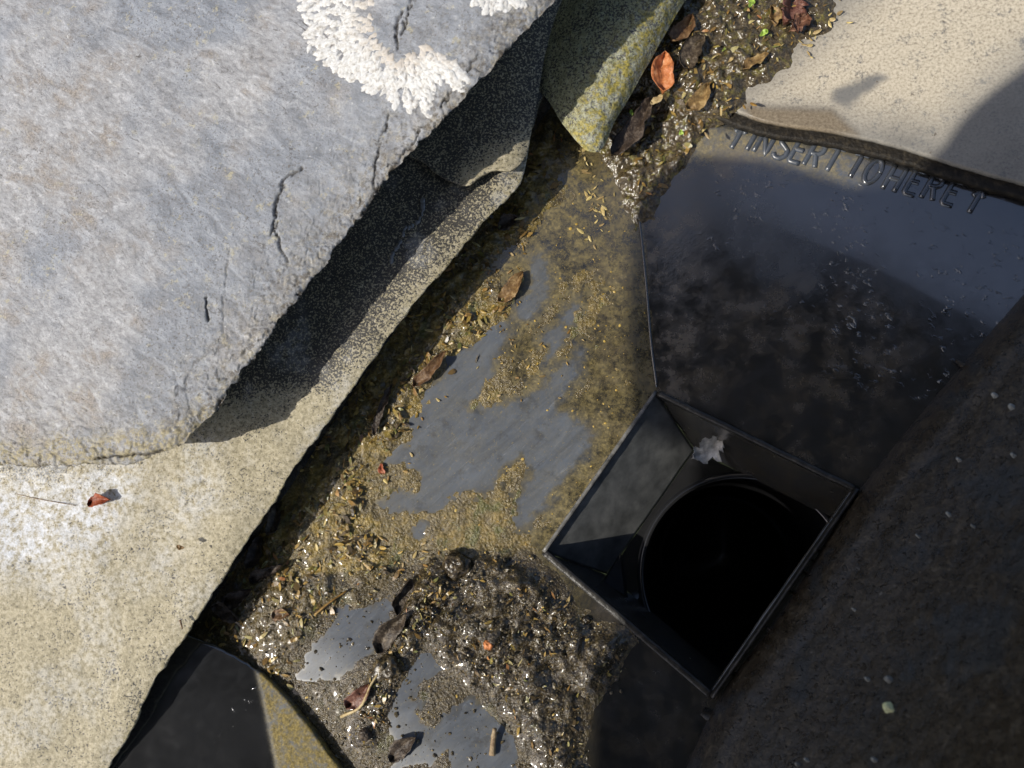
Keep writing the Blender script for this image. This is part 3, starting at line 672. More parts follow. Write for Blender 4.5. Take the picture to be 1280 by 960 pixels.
sp_ = sheet('flashing_sheet', G, 0.0018, MOSSY, None, {'crust_shade': 0.62+0*gr, 'white': 0.25*gr, 'green': gr, 'wet': 0*gr})
tag(sp_, 'greenish mossy flashing strip with rounded tip hanging above the wet sludge', 'flashing')

# ------------------------------------------------------------------ slate slab
SL = [(-330, 574), (-180, 576), (-80, 578), (0, 581), (60, 583), (110, 580), (160, 581), (195, 568), (222, 556), (245, 532), (266, 513), (290, 478), (330, 428), (370, 374), (410, 322), (455, 262), (492, 210), (522, 178), (560, 140), (600, 98), (640, 52), (682, 8), (715, -30), (790, -120)]
ZE = 57.5
sl3 = np.array([U(a, b, ZE+7.5*min(1, max(0, (a-430)/160))) for a, b in SL])
cen = U(60, 60, 66)
far = np.array([np.array([-0.36, 0.06, 0.068])+np.array([t*0.36, t*0.40, 0]) for t in np.linspace(0, 1, len(SL))])
base = resample(sl3, 900)
base[:, :2] += ((fbm(base, 7, 5, 0.6, seed=90)-0.5)*3.4e-3)[:, None]*(-PN)+((fbm(base, 1.8, 3, seed=91)-0.5)*1.2e-3)[:, None]*PN
farr = resample(far, 900, False)
tv = np.r_[np.linspace(0, 0.06, 50)[:-1], np.linspace(0.06, 0.55, 360)[:-1], np.linspace(0.55, 1, 20)]
G = base[:, None]*(1-tv[None, :, None])+farr[:, None]*tv[None, :, None]
poly_w = sl3[:, :2]
CRK = [[(364, 197), (345, 212), (337, 221), (331, 245), (330, 265), (326, 285)], [(480, 135), (468, 165), (457, 202), (455, 218), (461, 232)], [(416, 311), (400, 325), (375, 345), (356, 360)], [(511, -6), (508, 12), (503, 25), (500, 39)], [(500, 8), (493, 26), (492, 40), (495, 56)], [(440, 262), (420, 290), (412, 318)], [(240, 362), (240, 392)], [(270, 300), (262, 420), (225, 450), (200, 490)], [(395, 330), (380, 352), (370, 368)], [(455, 250), (425, 292), (408, 318)], [(470, 215), (440, 255)], [(345, 400), (318, 432), (300, 456)], [(300, 440), (270, 480), (235, 520)], [(330, 265), (335, 300), (345, 318)], [(180, 560), (140, 566), (90, 570)], [(600, 70), (570, 105), (548, 130)], [(528, 150), (505, 176), (480, 200)]]
def slab_shape(G, q):
    x = np.broadcast_to(np.linspace(0, 1, 3)[0], G.shape[:2])
    sd = np.abs(ldist(G[..., :2], poly_w))*1000
    z = base[:, None, 2]*1000 + 1.3*(1-np.exp(-sd/8.0)) + 0.012*sd
    e = np.exp(-sd/9.0)
    led = fbm(G*np.array([1, 1, 0]), 11, 5, 0.6, seed=92)
    z = z + (led-0.5)*(0.55+2.6*e) + (np.floor(led*12)/12-led)*(e+0.12)*7 + (fbm(G*np.array([1, 1, 0]), 2.0, 3, seed=93)-0.5)*(0.10+0.6*e)
    z = z - 0.7*np.exp(-sd/0.5)
    cr = np.zeros(z.shape)
    for k, c in enumerate(CRK):
        jit = (fbm(G*np.array([1, 1, 0]), 3.0, 5, 0.7, seed=94+k)-0.5)*22
        d = ldist(q+jit[..., None]*np.array([0.7, 0.5]), c)*0.19
        wd = (0.10+0.34*fbm(G*np.array([1, 1, 0]), 4, 3, seed=130+k)) if k < 5 else 0.20
        cr = np.maximum(cr, np.exp(-(d/wd)**2)*(1 if k != 7 else 0.35))
    return z-1.0*cr, cr, e
q0 = PX(np.concatenate([G[..., :2], np.full(G.shape[:2]+(1,), 0.065)], -1))
z, cr, e = slab_shape(G, q0)
G[..., 2] = z*1e-3
# underside: edge undercut down to the sheet
u1 = G[:, 0]+np.array([*(-PN*0.0030), -0.0035]); u2 = G[:, 0]+np.array([*(-PN*0.010), -0.012]); u3 = G[:, 0]+np.array([*(-PN*0.016), 0]); u3[:, 2] = 0.040
G = np.concatenate([u3[:, None], u2[:, None], u1[:, None], G], 1)
ext = lambda a, v: np.concatenate([np.full((a.shape[0], 3), v), a], 1)
V = G.reshape(-1, 3)
slab = obj('stone_slab', V, fixwind(V, gridF(*G.shape[:2])), SLATE, None, {'crack': ext(cr, 0.0), 'edge': ext(e, 1.0), 'moss': ext(sstep(34, 6, ldist(q0, [(-40, 570), (90, 562), (180, 556), (240, 520)])+(fbm(G[:, 3:], 6, 4, seed=96)-0.5)*40), 1.0)})
tag(slab, 'big grey split slate slab with cracks and white lichen on it', 'stone slab')
SG = G[:, 3:]; 
_sq = PX(SG).reshape(-1, 2); _sv = SG.reshape(-1, 3)
def slab_at(px, py):
    i = np.argmin((_sq[:, 0]-px)**2+(_sq[:, 1]-py)**2); return _sv[i]

# ------------------------------------------------------------------ lichen
def lichen(outer, inn, center, n, seed):
    r = random.Random(seed); parts = []; inn_a = []
    outer = np.array(outer, float); inn = np.array(inn, float)
    for k in range(n):
        t = r.random(); v = r.random()**0.75
        o = resample(outer, 200)[int(t*199)]; i_ = resample(inn, 200)[int(t*199)]
        p = i_*(1-v)+o*v + np.array([r.gauss(0, 2), r.gauss(0, 2)])
        d = p-np.array(center); d /= np.linalg.norm(d)+1e-6
        a = math.atan2(d[1], d[0])+r.gauss(0, 0.4)
        L = r.uniform(7, 15)*(0.75+0.35*v); Wd = r.uniform(3.6, 8.0)
        P0 = slab_at(*p); parts.append((P0, a, L*0.185e-3, Wd*0.185e-3, r.uniform(0.15, 0.42)*1e-3, v))
    Vs, Fs, at = [], [], []
    for P0, a, L, Wd, hh, v in parts:
        ax = np.array([math.cos(a), -math.sin(a), 0]); sd = np.array([math.sin(a), math.cos(a), 0])
        bend = r.gauss(0, 0.25)
        tt = np.linspace(-1, 1, 8); row = []
        fork = r.random() < 0.5
        for x in tt:
            wx = Wd*(0.55+0.45*(x+1)/2)*math.sqrt(max(0.02, 1-abs(x)**3))*(1+0.35*math.sin(5*x+a*3))
            for y in (-1, -0.75, -0.3, 0.3, 0.75, 1):
                hz = hh*(1-y**4)**0.5*max(0.15, 1-x**4)*(0.75 if fork and x > 0.3 and abs(y) < 0.5 else 1)
                row.append(P0+ax*(L*x)+sd*(wx*y+bend*L*x*x)+np.array([0, 0, hz-0.05e-3]))
        f0 = sum(len(q) for q in Vs); Vs.append(np.array(row)); Fs += [tuple(q+f0) for q in gridF(8, 6)]
        at += [max(0, 1-v*2.4)]*48
    return np.concatenate(Vs), [tuple(int(i) for i in f) for f in Fs], at
V, F, at = lichen([(392, -30), (380, 5), (384, 40), (398, 68), (432, 92), (468, 112), (512, 134), (534, 138), (540, 108), (556, 92), (572, 108), (580, 94)],
                  [(455, -30), (470, 0), (468, 30), (475, 48), (484, 62), (490, 68), (502, 74), (512, 70), (520, 62), (528, 58), (542, 64), (566, 78)], (500, 36), 620, 3)
tag(obj('lichen', V, F, LICHEN, None, {'inner': at}), 'white crescent of lobed lichen growing on the grey slab', 'lichen')
V, F, at = lichen([(590, 4), (615, 8), (642, 6), (655, 0)], [(588, -25), (610, -30), (640, -30), (660, -25)], (620, -60), 70, 4)
tag(obj('lichen', V, F, LICHEN, None, {'inner': at}), 'small lichen patch cut by the top picture edge near the slab rim', 'lichen')

# ------------------------------------------------------------------ silt, sludge, grit
h, sb, sz, st_, sh, stt = silt_h(PF, QF, True)
PS = PF.copy(); PS[..., 2] += h*1e-3
region = vis & (sdist(QF, [(150, 980), (150, 800), (660, 80), (830, 180), (830, 500), (720, 690), (800, 800), (760, 1000)]) > 0)
region &= (sdist(QF, LIP2+[(0, 1110), (0, 700)]) < 12)
keep = region & (h > -0.10+0.0)
o = sub_grid(keep, 'silt', SILT, None, PS, {'gold': np.clip(st_*1.2+0.55*(QF[..., 1] < 690), 0, 1), 'mud': np.clip(sh+stt+0.75*(which == 2), 0, 1)})
tag(o, 'wet tan and olive algae silt coating the sloping panels', kind='stuff')
# sludge by the mossy strip, upper right
SLG = [(640, 90), (770, 200), (770, 225), (792, 262), (806, 258), (840, 208), (866, 176), (890, 150), (918, 126), (930, 105), (985, 80), (1005, 48), (1040, 20), (1060, -40), (1080, -140), (860, -140), (700, 0)]
gx = np.arange(-0.06, 0.10, 0.0005); gy = np.arange(0.06, 0.23, 0.0005)
X2, Y2 = np.meshgrid(gx, gy, indexing='ij'); xy2 = np.stack([X2, Y2], -1)
P0 = np.concatenate([xy2, np.full(X2.shape+(1,), 0.018)], -1); Q2 = PX(P0)
lipd = sdist(Q2, [(700, 40), (790, 90), (850, 118), (905, 140), (960, 160), (1200, -200), (700, -300)])
zb = np.maximum(floor_z(xy2)*1000, np.where(lipd > 0, 17.6, 0)); zb = floor_z(xy2)*1000+(17.6-floor_z(xy2)*1000)*sstep(-14, 6, lipd)
ms = sstep(-10, 22, sdist(Q2, SLG)+(fbm(P0, 7, 4, seed=100)-0.5)*44)
hs = ms*(0.5+3.4*fbm(P0, 7, 3, seed=101)*fbm(P0, 2.2, 3, seed=102)*2)-0.35
hs += ms*0.7*(vnoise(P0*1000/1.4+5)**2)
P0[..., 2] = (zb+hs)*1e-3
tag(sub_grid((hs > -0.3) & (Q2[..., 1] > -100), 'sludge', SLUDGE, None, P0, {}), 'glistening dark brown sludge beside the mossy strip', kind='stuff')
# grit: small angular grains
ICO_V = np.array([(0, 0, 1), (0.894, 0, 0.447), (0.276, 0.851, 0.447), (-0.724, 0.526, 0.447), (-0.724, -0.526, 0.447), (0.276, -0.851, 0.447), (0.724, 0.526, -0.447), (-0.276, 0.851, -0.447), (-0.894, 0, -0.447), (-0.276, -0.851, -0.447), (0.724, -0.526, -0.447), (0, 0, -1)])
ICO_F = np.array([(0, 1, 2), (0, 2, 3), (0, 3, 4), (0, 4, 5), (0, 5, 1), (1, 6, 2), (2, 7, 3), (3, 8, 4), (4, 9, 5), (5, 10, 1), (6, 7, 2), (7, 8, 3), (8, 9, 4), (9, 10, 5), (10, 6, 1), (6, 11, 7), (7, 11, 8), (8, 11, 9), (9, 11, 10), (10, 11, 6)])
def grains(C, size, flat=0.7):
    n = len(C)
    V = ICO_V[None]*(1+0.5*(rng.random((n, 12, 1))-0.5))*size[:, None, None]
    V = V*np.array([1, 1, flat])*(0.45+1.0*rng.random((n, 1, 3)))
    th = rng.random(n)*6.28; c, s = np.cos(th), np.sin(th)
    x = V[..., 0]*c[:, None]-V[..., 1]*s[:, None]; y = V[..., 0]*s[:, None]+V[..., 1]*c[:, None]
    V = np.stack([x, y, V[..., 2]], -1)+C[:, None]
    return V.reshape(-1, 3), (ICO_F[None]+12*np.arange(n)[:, None, None]).reshape(-1, 3).astype(np.int32)
def place(q):
    "picture points -> points on the silt surface"
    q = np.asarray(q, float); P = FU(q[..., 0], q[..., 1])
    hh = np.maximum(silt_h(P, q), 0)
    for _ in range(2):
        P = FU(q[..., 0], q[..., 1], hh); hh = np.maximum(silt_h(P, PX(P)), 0)
    return P
q = rng.uniform((330, 690), (800, 985), (16000, 2))
wgt = sstep(-20, 30, sdist(q, HEAP))*0.75 + sstep(-10, 8, sdist(q, TRAIL))*0.6 + 0.10*sstep(0, 10, sdist(q, SILTZ))
q = q[rng.random(len(q)) < wgt]
P = place(q); V, F = grains(P, (0.18+0.82*rng.random(len(q))**5)*0.75e-3)
tag(obj('grit', V, F, GRIT, None, smooth=False), 'dark wet grit and crumbs heaped below the drain hole', kind='stuff')
q = rng.uniform((230, 120), (820, 985), (9000, 2)); P = place(q); bm = bare_mask(P, q)
sel = (rng.random(len(q)) < (0.9-0.87*bm)*0.33) & (sdist(q, SILTZ) > 0); q = q[sel]
P = place(q); V, F = grains(P, (0.10+0.42*rng.random(len(q))**3)*0.85e-3, 0.4)
tag(obj('crumbs', V, F, HUSKD, None, smooth=False), 'golden crumbs of plant litter strewn over the algae silt', kind='stuff')

def shreds(q, base, name, label, Lmm, seed):
    "thin bent torn flakes lying any way up; one mesh, tone per flake"
    r = np.random.default_rng(seed); n = len(base)
    L = Lmm*1e-3*(0.35+r.random(n)**2*1.1); W_ = L*(0.16+0.34*r.random(n)); th = r.random(n)*6.28
    d = np.stack([np.cos(th), np.sin(th), r.normal(0, 0.28, n)], -1); sd = np.stack([-np.sin(th), np.cos(th), r.normal(0, 0.35, n)], -1)
    V = []
    for t, wv in ((-1, 0.25), (-0.35, 1.0), (0.4, 0.8), (1, 0.15)):
        c = base+d*(L*t*0.5)[:, None]+np.array([0, 0, 1.0])*(L*0.16*(1-t*t)*r.random(n)+0.00025)[:, None]
        V += [c-sd*(W_*wv*0.5)[:, None]*(0.7+0.6*r.random((n, 1))), c+sd*(W_*wv*0.5)[:, None]*(0.7+0.6*r.random((n, 1)))]
    V = np.stack(V, 1); k = np.arange(n)[:, None]*8
    F = np.stack([k+np.array([a, a+1, a+3, a+2]) for a in (0, 2, 4)], 1).reshape(-1, 4).astype(np.int32)
    return tag(obj(name, V.reshape(-1, 3), F, SHRED, None, {'tone': np.repeat(r.random(n), 8)}, smooth=False), label, kind='stuff')
def m_shred():
    s = NT('litter_shreds')
    col = s.ramp(s.attr('tone'), (0.0, (0.035, 0.024, 0.012)), (0.25, (0.10, 0.065, 0.022)), (0.45, (0.26, 0.15, 0.04)), (0.62, (0.40, 0.27, 0.07)), (0.8, (0.13, 0.14, 0.035)), (0.92, (0.55, 0.45, 0.20)), (1.0, (0.36, 0.13, 0.04)))
    col = s.mix(s.rng(s.noise(0.8, 3), 0.4, 0.7, 0, 0.5), col, (0.06, 0.045, 0.02))
    return s.out(col, 0.32, s.bump(s.noise(0.5, 2), 0.06), 0.5)
SHRED = m_shred()
q = rng.uniform((250, 130), (720, 860), (14000, 2)); P = place(q)
wq = sstep(-22, 14, sdist(q, THICK)+(fbm(P, 9, 4, seed=41)-0.5)*50)*sstep(0.36, 0.56, fbm(P, 7, 4, seed=42)); bm = bare_mask(P, q)
q = q[(rng.random(len(q)) < wq*(1-0.9*bm)*0.8) & (sdist(q, SILTZ) > -10)]
shreds(q, place(q), 'litter_shreds', 'matted golden and brown plant shreds along the gutter back', 2.6, 5)
q = rng.uniform((400, 690), (780, 980), (5000, 2)); q = q[rng.random(len(q)) < 0.22*sstep(-10, 20, sdist(q, HEAP))+0.7*sstep(-6, 10, sdist(q, TRAIL))]
shreds(q, place(q), 'litter_shreds', 'dark wet plant shreds mixed into the grit heap', 1.9, 6)
q = rng.uniform((770, -20), (1040, 230), (2600, 2)); q = q[(sdist(q, SLG) > 4)]; q = q[rng.random(len(q)) < 0.3]
shreds(q, np.stack([P0.reshape(-1, 3)[np.argmin(((Q2.reshape(-1, 2)-a)**2).sum(1))] for a in q]), 'litter_shreds', 'wet plant shreds stuck in the dark sludge', 2.4, 7)
# ------------------------------------------------------------------ husks, leaves, twigs
def husk_mesh(name, mat, L, Wd, bend):
    nu, nv = 7, 5; V = []
    for i in range(nu):
        x = -1+2*i/(nu-1); wv = Wd*math.sqrt(max(0.01, 1-x*x))*(1-0.25*x)
        for j in range(nv):
            y = -1+2*j/(nv-1); V.append((L*x, wv*y, 0.35e-3*(1-y*y)*(1-x*x)+bend*x*x*L))
    me = bpy.data.meshes.new(name); me.from_pydata(V, [], [tuple(f) for f in gridF(nu, nv).tolist()])
    me.materials.append(mat); me.polygons.foreach_set('use_smooth', [True]*len(me.polygons)); return me
HM = [husk_mesh('husk', m_, L, W_, b_) for m_, L, W_, b_ in ((HUSK, 1.25e-3, 0.5e-3, 0.15), (HUSK, 1.0e-3, 0.45e-3, 0.3), (HUSKD, 1.3e-3, 0.5e-3, 0.2), (HUSKD, 0.9e-3, 0.5e-3, 0.1))]
def husks(n, fn, label, group, kinds, scale=1.0):
    for k in range(n):
        p = fn()
        o = bpy.data.objects.new('seed_husk', HM[random.choice(kinds)]); COL.objects.link(o)
        o.location = np.asarray(p)+[0, 0, 0.0003]; sc = random.choice((0.5, 0.65, 0.8, 0.9, 1.15))*random.uniform(0.85, 1.15)*scale; o.scale = (sc*random.uniform(0.8, 1.25), sc*random.uniform(0.6, 1.1), sc*0.7)
        o.rotation_euler = (random.gauss(0, 0.3), random.gauss(0, 0.3), random.uniform(0, 6.28))
        tag(o, label, 'seed husk', group)
def near(line, spread):
    L = resample(line, 60, False)
    def f():
        p = L[random.randrange(60)]+np.array([random.gauss(0, spread), random.gauss(0, spread)]); return place(p[None])[0]
    return f
husks(46, near([(722, 185), (738, 235), (745, 270), (735, 300)], 9), 'pale tan seed husk in the cluster below the mossy tip', 'seed husks below the mossy tip', (0, 1))
for line_, n_k, where in (([(640, 310), (600, 350)], 30, 'near the orange brown leaf bit'), ([(590, 370), (540, 450)], 34, 'around the long brown leaf scrap'), ([(520, 490), (470, 580)], 34, 'around the thin dark leaf strip'), ([(440, 630), (420, 700)], 36, 'below the tiny orange leaf bit'), ([(470, 690), (530, 690)], 18, 'under the lower tip of the bare patch')):
    husks(n_k, near(line_, 20), 'golden seed husk on the algae silt '+where, 'seed husks '+where, (2, 3, 0))
husks(26, near([(560, 330), (480, 450), (420, 560), (360, 640)], 16), 'seed husk lying in the shade under the flashing edge', 'seed husks under the flashing edge', (2, 3))
husks(40, near([(600, 330), (660, 400), (620, 480), (730, 420)], 22), 'golden seed husk at the edge of the bare slate grey patch', 'seed husks by the bare patch', (2, 3, 0), 0.7)
def on_plane(line, spread, z):
    L = resample(line, 60, False)
    def f():
        p = L[random.randrange(60)]+np.array([random.gauss(0, spread), random.gauss(0, spread)]); return U(p[0], p[1], z)
    return f
husks(22, on_plane([(1050, 0), (1025, 35), (1000, 60)], 9, 18.2), 'pale yellow seed husk on the tan gutter by the reddish leaf', 'seed husks on the tan gutter', (0, 1))
husks(24, on_plane([(870, 60), (880, 120), (930, 125), (850, 170)], 14, 20.3), 'tan seed husk stuck on the brown sludge', 'seed husks on the sludge', (0, 2, 3))

def leaf(name, label, mat, px, py, z, Lpx, Wpx, ang, curl=0.25, tilt=(0, 0), cat='leaf', fold=0.2, ragged=0.1, group=None):
    "leaf blade with midrib, curled; size in picture pixels at its own height"
    if z < 17.6 and px < 800 and z > 0: z = float(place(np.array([[px, py]], float))[0, 2]*1000)+0.15
    s = (HC-z*1e-3)/FPX*1.03; L = Lpx*s/2; Wd = Wpx*s/2
    nu, nv = 17, 9; r = random.Random(hash((px, py)) & 0xffff); V = np.zeros((nu, nv, 3))
    for i in range(nu):
        x = -1+2*i/(nu-1); wv = Wd*(max(0, 1-abs(x)**2.4))**0.75*(1-0.3*x)*(1+0.5*(fbm(np.array([x*2e-3+px*1e-3, py*1e-3, 0]), 1.3, 2)-0.5))
        for j in range(nv):
            y = -1+2*j/(nv-1); jag = 1+ragged*(r.random()-0.5)*2*(abs(y) > 0.9)
            V[i, j] = (L*x, wv*y*jag+0.35*Wd*math.sin(1.7*x+px), curl*Wd*(y*y-0.4)*(1+0.5*math.sin(x*4))+fold*Wd*abs(y)*0.5+0.18*L*curl*math.sin(2*x+1)-(0.10*Wd if j == nv//2 else 0))
    V = V.reshape(-1, 3); V = V+((fbm(V+px*1e-3, 1.8, 4, 0.65)-0.5)*0.0018)[:, None]*np.array([0.5, 0.5, 1])+((fbm(V+py*1e-3, 1.3, 3)-0.5)*0.0011)[:, None]*np.array([0.6, -0.8, 0])
    R = Matrix.Rotation(-ang, 3, 'Z') @ Matrix.Rotation(tilt[0], 3, 'X') @ Matrix.Rotation(tilt[1], 3, 'Y')
    V = V @ np.array(R).T; V[:, 2] -= V[:, 2].min(); V = V+U(px, py, z)
    F = gridF(nu, nv); G = V.reshape(nu, nv, 3)
    o = sheet(name, G, 0.00012, mat)
    tag(o, label, cat, group); return o
R_ = math.radians
leaf('dead_leaf', 'bright orange curled leaf beside the mossy strip', ORANGE, 830, 95, 20.5, 52, 26, R_(-78), 0.5, (0.3, 0))
leaf('dead_leaf', 'small brown curled leaf above the bright orange one', BROWN, 852, 40, 20.5, 44, 24, R_(-60), 0.5, (0.3, 0.1))
leaf('dead_leaf', 'grey brown leaf scrap behind the orange leaf', DARKL, 868, 68, 19.8, 50, 28, R_(-50), 0.3)
leaf('dead_leaf', 'golden brown leaf half sunk in the sludge', BROWN, 872, 124, 20.4, 42, 20, R_(-45), 0.4, (0.2, 0))
leaf('dead_leaf', 'pale broken leaf end under the orange leaf', TWIG, 822, 124, 20, 22, 10, R_(-35), 0.3)
leaf('dead_leaf', 'olive leaf at the edge of the tan gutter', BROWN, 945, 78, 20.6, 36, 13, R_(-35), 0.3)
leaf('dead_leaf', 'dark thin leaf strip along the sludge under the mossy tip', DARKL, 790, 160, 18.4, 92, 26, R_(-55), 0.25, (0.05, 0), ragged=0.2)
leaf('dead_leaf', 'dark brown leaf poking from under the mossy tip', DARKL, 706, 150, 18, 56, 14, R_(62), 0.4, (0.2, 0))
leaf('dead_leaf', 'dark curled leaf in the shade under the flashing corner', DARKL, 636, 280, 16, 30, 18, R_(-20), 0.5, (0.3, 0.1))
leaf('dead_leaf', 'long brown leaf scrap on the silt along the gutter back', BROWN, 538, 462, 15, 62, 15, R_(-50), 0.4, (0.2, 0))
leaf('dead_leaf', 'thin dark leaf strip on the silt by the slate grey bare patch', DARKL, 480, 512, 15.5, 70, 10, R_(-72), 0.3)
leaf('dead_leaf', 'orange brown leaf bit by the top of the bare patch', BROWN, 640, 360, 12, 50, 18, R_(-45), 0.4)
leaf('dead_leaf', 'tiny orange leaf bit at the left end of the bare patch', ORANGE, 478, 586, 15, 14, 8, R_(-80), 0.3)
leaf('dead_leaf', 'brown round leaf bit on the silt at lower left', BROWN, 352, 768, 16, 24, 15, R_(10), 0.4)
for (x, y, L_, W_, a_2, t_) in ((320, 690, 44, 18, -60, 'upright dark leaf in the shaded litter pocket'), (335, 715, 50, 16, -30, 'long dark leaf in the shaded litter pocket'), (300, 745, 46, 20, -20, 'broad dark leaf at the low end of the litter pocket'), (345, 650, 40, 16, -70, 'dark leaf at the top of the shaded litter pocket'), (285, 765, 40, 22, 20, 'dark leaf beside the lower gutter end in shade')):
    leaf('dead_leaf', t_, DARKL, x, y, 17.5, L_, W_, R_(a_2), 0.5, (random.gauss(0, .3), random.gauss(0, .2)))
leaf('dead_leaf', 'small orange brown leaf lying alone on the pale flashing', ORANGE, 127, 627, 39.3, 34, 17, R_(-5), 0.6, (0.1, 0.05))
leaf('dead_leaf', 'tiny brown speck of leaf on the tan flashing', BROWN, 226, 684, 39, 12, 5, R_(25), 0.3)
leaf('dead_leaf', 'reddish brown leaf in the litter trail below the drain', RED, 450, 868, 17, 40, 20, R_(-55), 0.5, (0.2, 0))
leaf('dead_leaf', 'dark leaf lump in the litter trail above the bare patch', DARKL, 492, 790, 17, 60, 26, R_(-55), 0.5, (0.3, 0))
leaf('dead_leaf', 'dark leaf standing at the head of the litter trail', DARKL, 505, 745, 17, 46, 20, R_(-75), 0.7, (0.8, 0))
leaf('dead_leaf', 'dark leaf lump at the bottom picture edge beside the twig', DARKL, 505, 935, 16, 42, 18, R_(-50), 0.5)
for (x, y, sz_, t_) in ((790, 141, 9, 'bright green seedling leaf under the mossy strip'), (852, 166, 11, 'bright green duckweed bit on the lower sludge'), (955, 42, 16, 'bright green sprout beside the reddish leaf'), (938, 5, 16, 'yellow green sprout at the top picture edge'), (905, 62, 7, 'yellow speck of leaf in the sludge middle')):
    leaf('green_sprout', t_, GREEN, x, y, 20.8, sz_*0.75, sz_*0.45, random.uniform(0, 3), 0.3, cat='sprout')
def blades(name, label, mat, px, py, z, n, Lm, sp):
    parts = []
    for k in range(n):
        a = random.uniform(0, 6.28); b = U(px+random.gauss(0, sp), py+random.gauss(0, sp), z)
        t = np.linspace(0, 1, 7)[:, None]; d = np.array([math.cos(a), math.sin(a), 0]); L_ = Lm*random.uniform(0.6, 1.3)
        C_ = b+d*t*L_+np.array([0, 0, 1])*(0.0028*np.sin(t*2.6)); s_ = np.cross(d, [0, 0, 1.0])*0.0008*np.sin(t*2.8+0.2)
        V = np.stack([C_-s_, C_+[0, 0, 0.0003], C_+s_], 1).reshape(-1, 3); parts.append((V, [tuple(f) for f in gridF(7, 3).tolist()]))
    V, F = join(parts); return tag(obj(name, V, F, mat), label, 'weed')
leaf('dead_leaf', 'crumpled reddish slimy leaf at the top picture edge', RED, 985, 14, 19.6, 44, 26, R_(-70), 0.6, (0.4, 0.2), ragged=0.4)
leaf('dead_leaf', 'smaller reddish leaf scrap touching the crumpled reddish one', RED, 1000, 34, 19.4, 30, 18, R_(-20), 0.6, (0.2, 0.3), ragged=0.4)
leaf('dead_leaf', 'rusty leaf scrap left of the crumpled reddish leaf', BROWN, 966, 22, 19.2, 28, 16, R_(-100), 0.5, (0.3, 0), ragged=0.4)
def twig(label, pts, r, mat=TWIG, cat='twig'):
    P = resample(np.array(pts), 14); rr = r*np.linspace(1, 0.7, 14)*(0.85+0.3*rng.random(14))
    V, F = tube(P, rr, 7); return tag(obj('twig', V, F, mat), label, cat)
pz = lambda x, y, l: place(np.array([[x, y]], float))[0]+np.array([0, 0, l*1e-3])
twig('short pale twig stub standing on the slate grey bare patch', [pz(616, 943, 0.8), pz(618, 925, 1.4), pz(621, 908, 2.6)], 0.0010)
twig('thin pale stem lying in the litter trail', [pz(428, 895, 1.0), pz(455, 880, 1.6), pz(466, 855, 1.5), pz(475, 840, 1.0)], 0.0005)
twig('fine dark hair of stem on the pale flashing at left', [U(-10, 609, 40.9), U(40, 622, 40.2), U(95, 632, 39.6)], 0.00013, BROWN)
twig('fine green stem on the silt left of the bottom bare patch', [pz(395, 768, 0.8), pz(415, 752, 1.2), pz(435, 738, 0.8)], 0.0004, HUSKD)
twig('short brown splinter near the flashing edge', [U(225, 775, 35), U(228, 786, 35)], 0.0003, BROWN)
# lumps in the litter
def lump(name, label, mat, px, py, r_mm, lift_mm=0.5, cat='clod', at=None):
    n = 26; th = np.linspace(0, np.pi, n); ph = np.linspace(0, 2*np.pi, n+1)[:-1]
    D = np.stack([np.sin(th)[:, None]*np.cos(ph), np.sin(th)[:, None]*np.sin(ph), np.cos(th)[:, None]*np.ones(n)], -1)
    rr = r_mm*1e-3*(0.25+1.5*fbm(D*0.004+px*1e-3, 2.6, 5, 0.72)); V = (D*rr[..., None]*np.array([1, 1, 0.75])).reshape(-1, 3)+(pz(px, py, lift_mm) if at is None else at)
    i = np.arange(n*n).reshape(n, n); F = np.stack([i[:-1], i[1:], np.roll(i, -1, 1)[1:], np.roll(i, -1, 1)[:-1]], -1).reshape(-1, 4)
    return tag(obj(name, V, F, mat), label, cat)
lump('clod', 'wet brown clod at the top of the grit heap', GRIT, 572, 705, 4.0, 1.0)
lump('clod', 'dark clod in the litter trail below the standing leaf', GRIT, 485, 835, 3.6, 0.4)
lump('clod', 'black clod at the low end of the litter trail', DARKL, 458, 918, 1.7, 0.6)
lump('clod', 'orange crumb in the middle of the grit heap', ORANGE, 611, 806, 1.4, 0.8)
lump('clod', 'small dark crumb at the right end of the grit heap', GRIT, 733, 775, 1.1, 0.4)
leaf('dead_leaf', 'pale scrap added for the glint in the top corner of the drain well', GLINT, 884, 560, -12, 44, 24, R_(-40), 0.5, (0.3, 0.2), ragged=0.5)
lump('clod', 'small brown clump on the ledge at the lower left of the pipe mouth', GRIT, 786, 764, 1.5, at=U(786, 764, -22))
# flecks on the front wall
G_ = loft([foot, off(7, 5), off(30, 12), off(50, 15.0), off(62, 17.2), off(130, 28), off(250, 48), off(420, 76)], 260, 240)
_wq = PX(G_).reshape(-1, 2); _wv = G_.reshape(-1, 3)
def wall_at(px, py): return _wv[np.argmin((_wq[:, 0]-px)**2+(_wq[:, 1]-py)**2)]
def fleck(label, mat, px, py, r_mm, group=None):
    an_ = np.linspace(0, 2*np.pi, 19)[:-1]; c = wall_at(px, py); n = np.array([-PN[0]*0.8, -PN[1]*0.8, 0.6])
    t1 = np.array([*AX, 0]); t2 = np.cross(n, t1); rr = r_mm*1e-3*(0.45+1.1*fbm(np.stack([np.cos(an_), np.sin(an_), an_*0+px], -1)*1e-3, 0.8, 3))
    ring_ = c+n*0.0006+(np.cos(an_)*rr)[:, None]*t1+(np.sin(an_)*rr)[:, None]*t2
    V = np.concatenate([ring_-n*0.0010, ring_*0.6+(c+n*0.0006)*0.4+n*0.0006, [c+n*0.0014]])
    F = [(i, (i+1) % 18, 18+(i+1) % 18, 18+i) for i in range(18)]+[(18+i, 18+(i+1) % 18, 36) for i in range(18)]
    return tag(obj('lichen_fleck', V, F, mat), label, 'lichen', group)
fleck('round pale yellow lichen spot low on the dark front wall', SPOT, 1110, 885, 1.5)
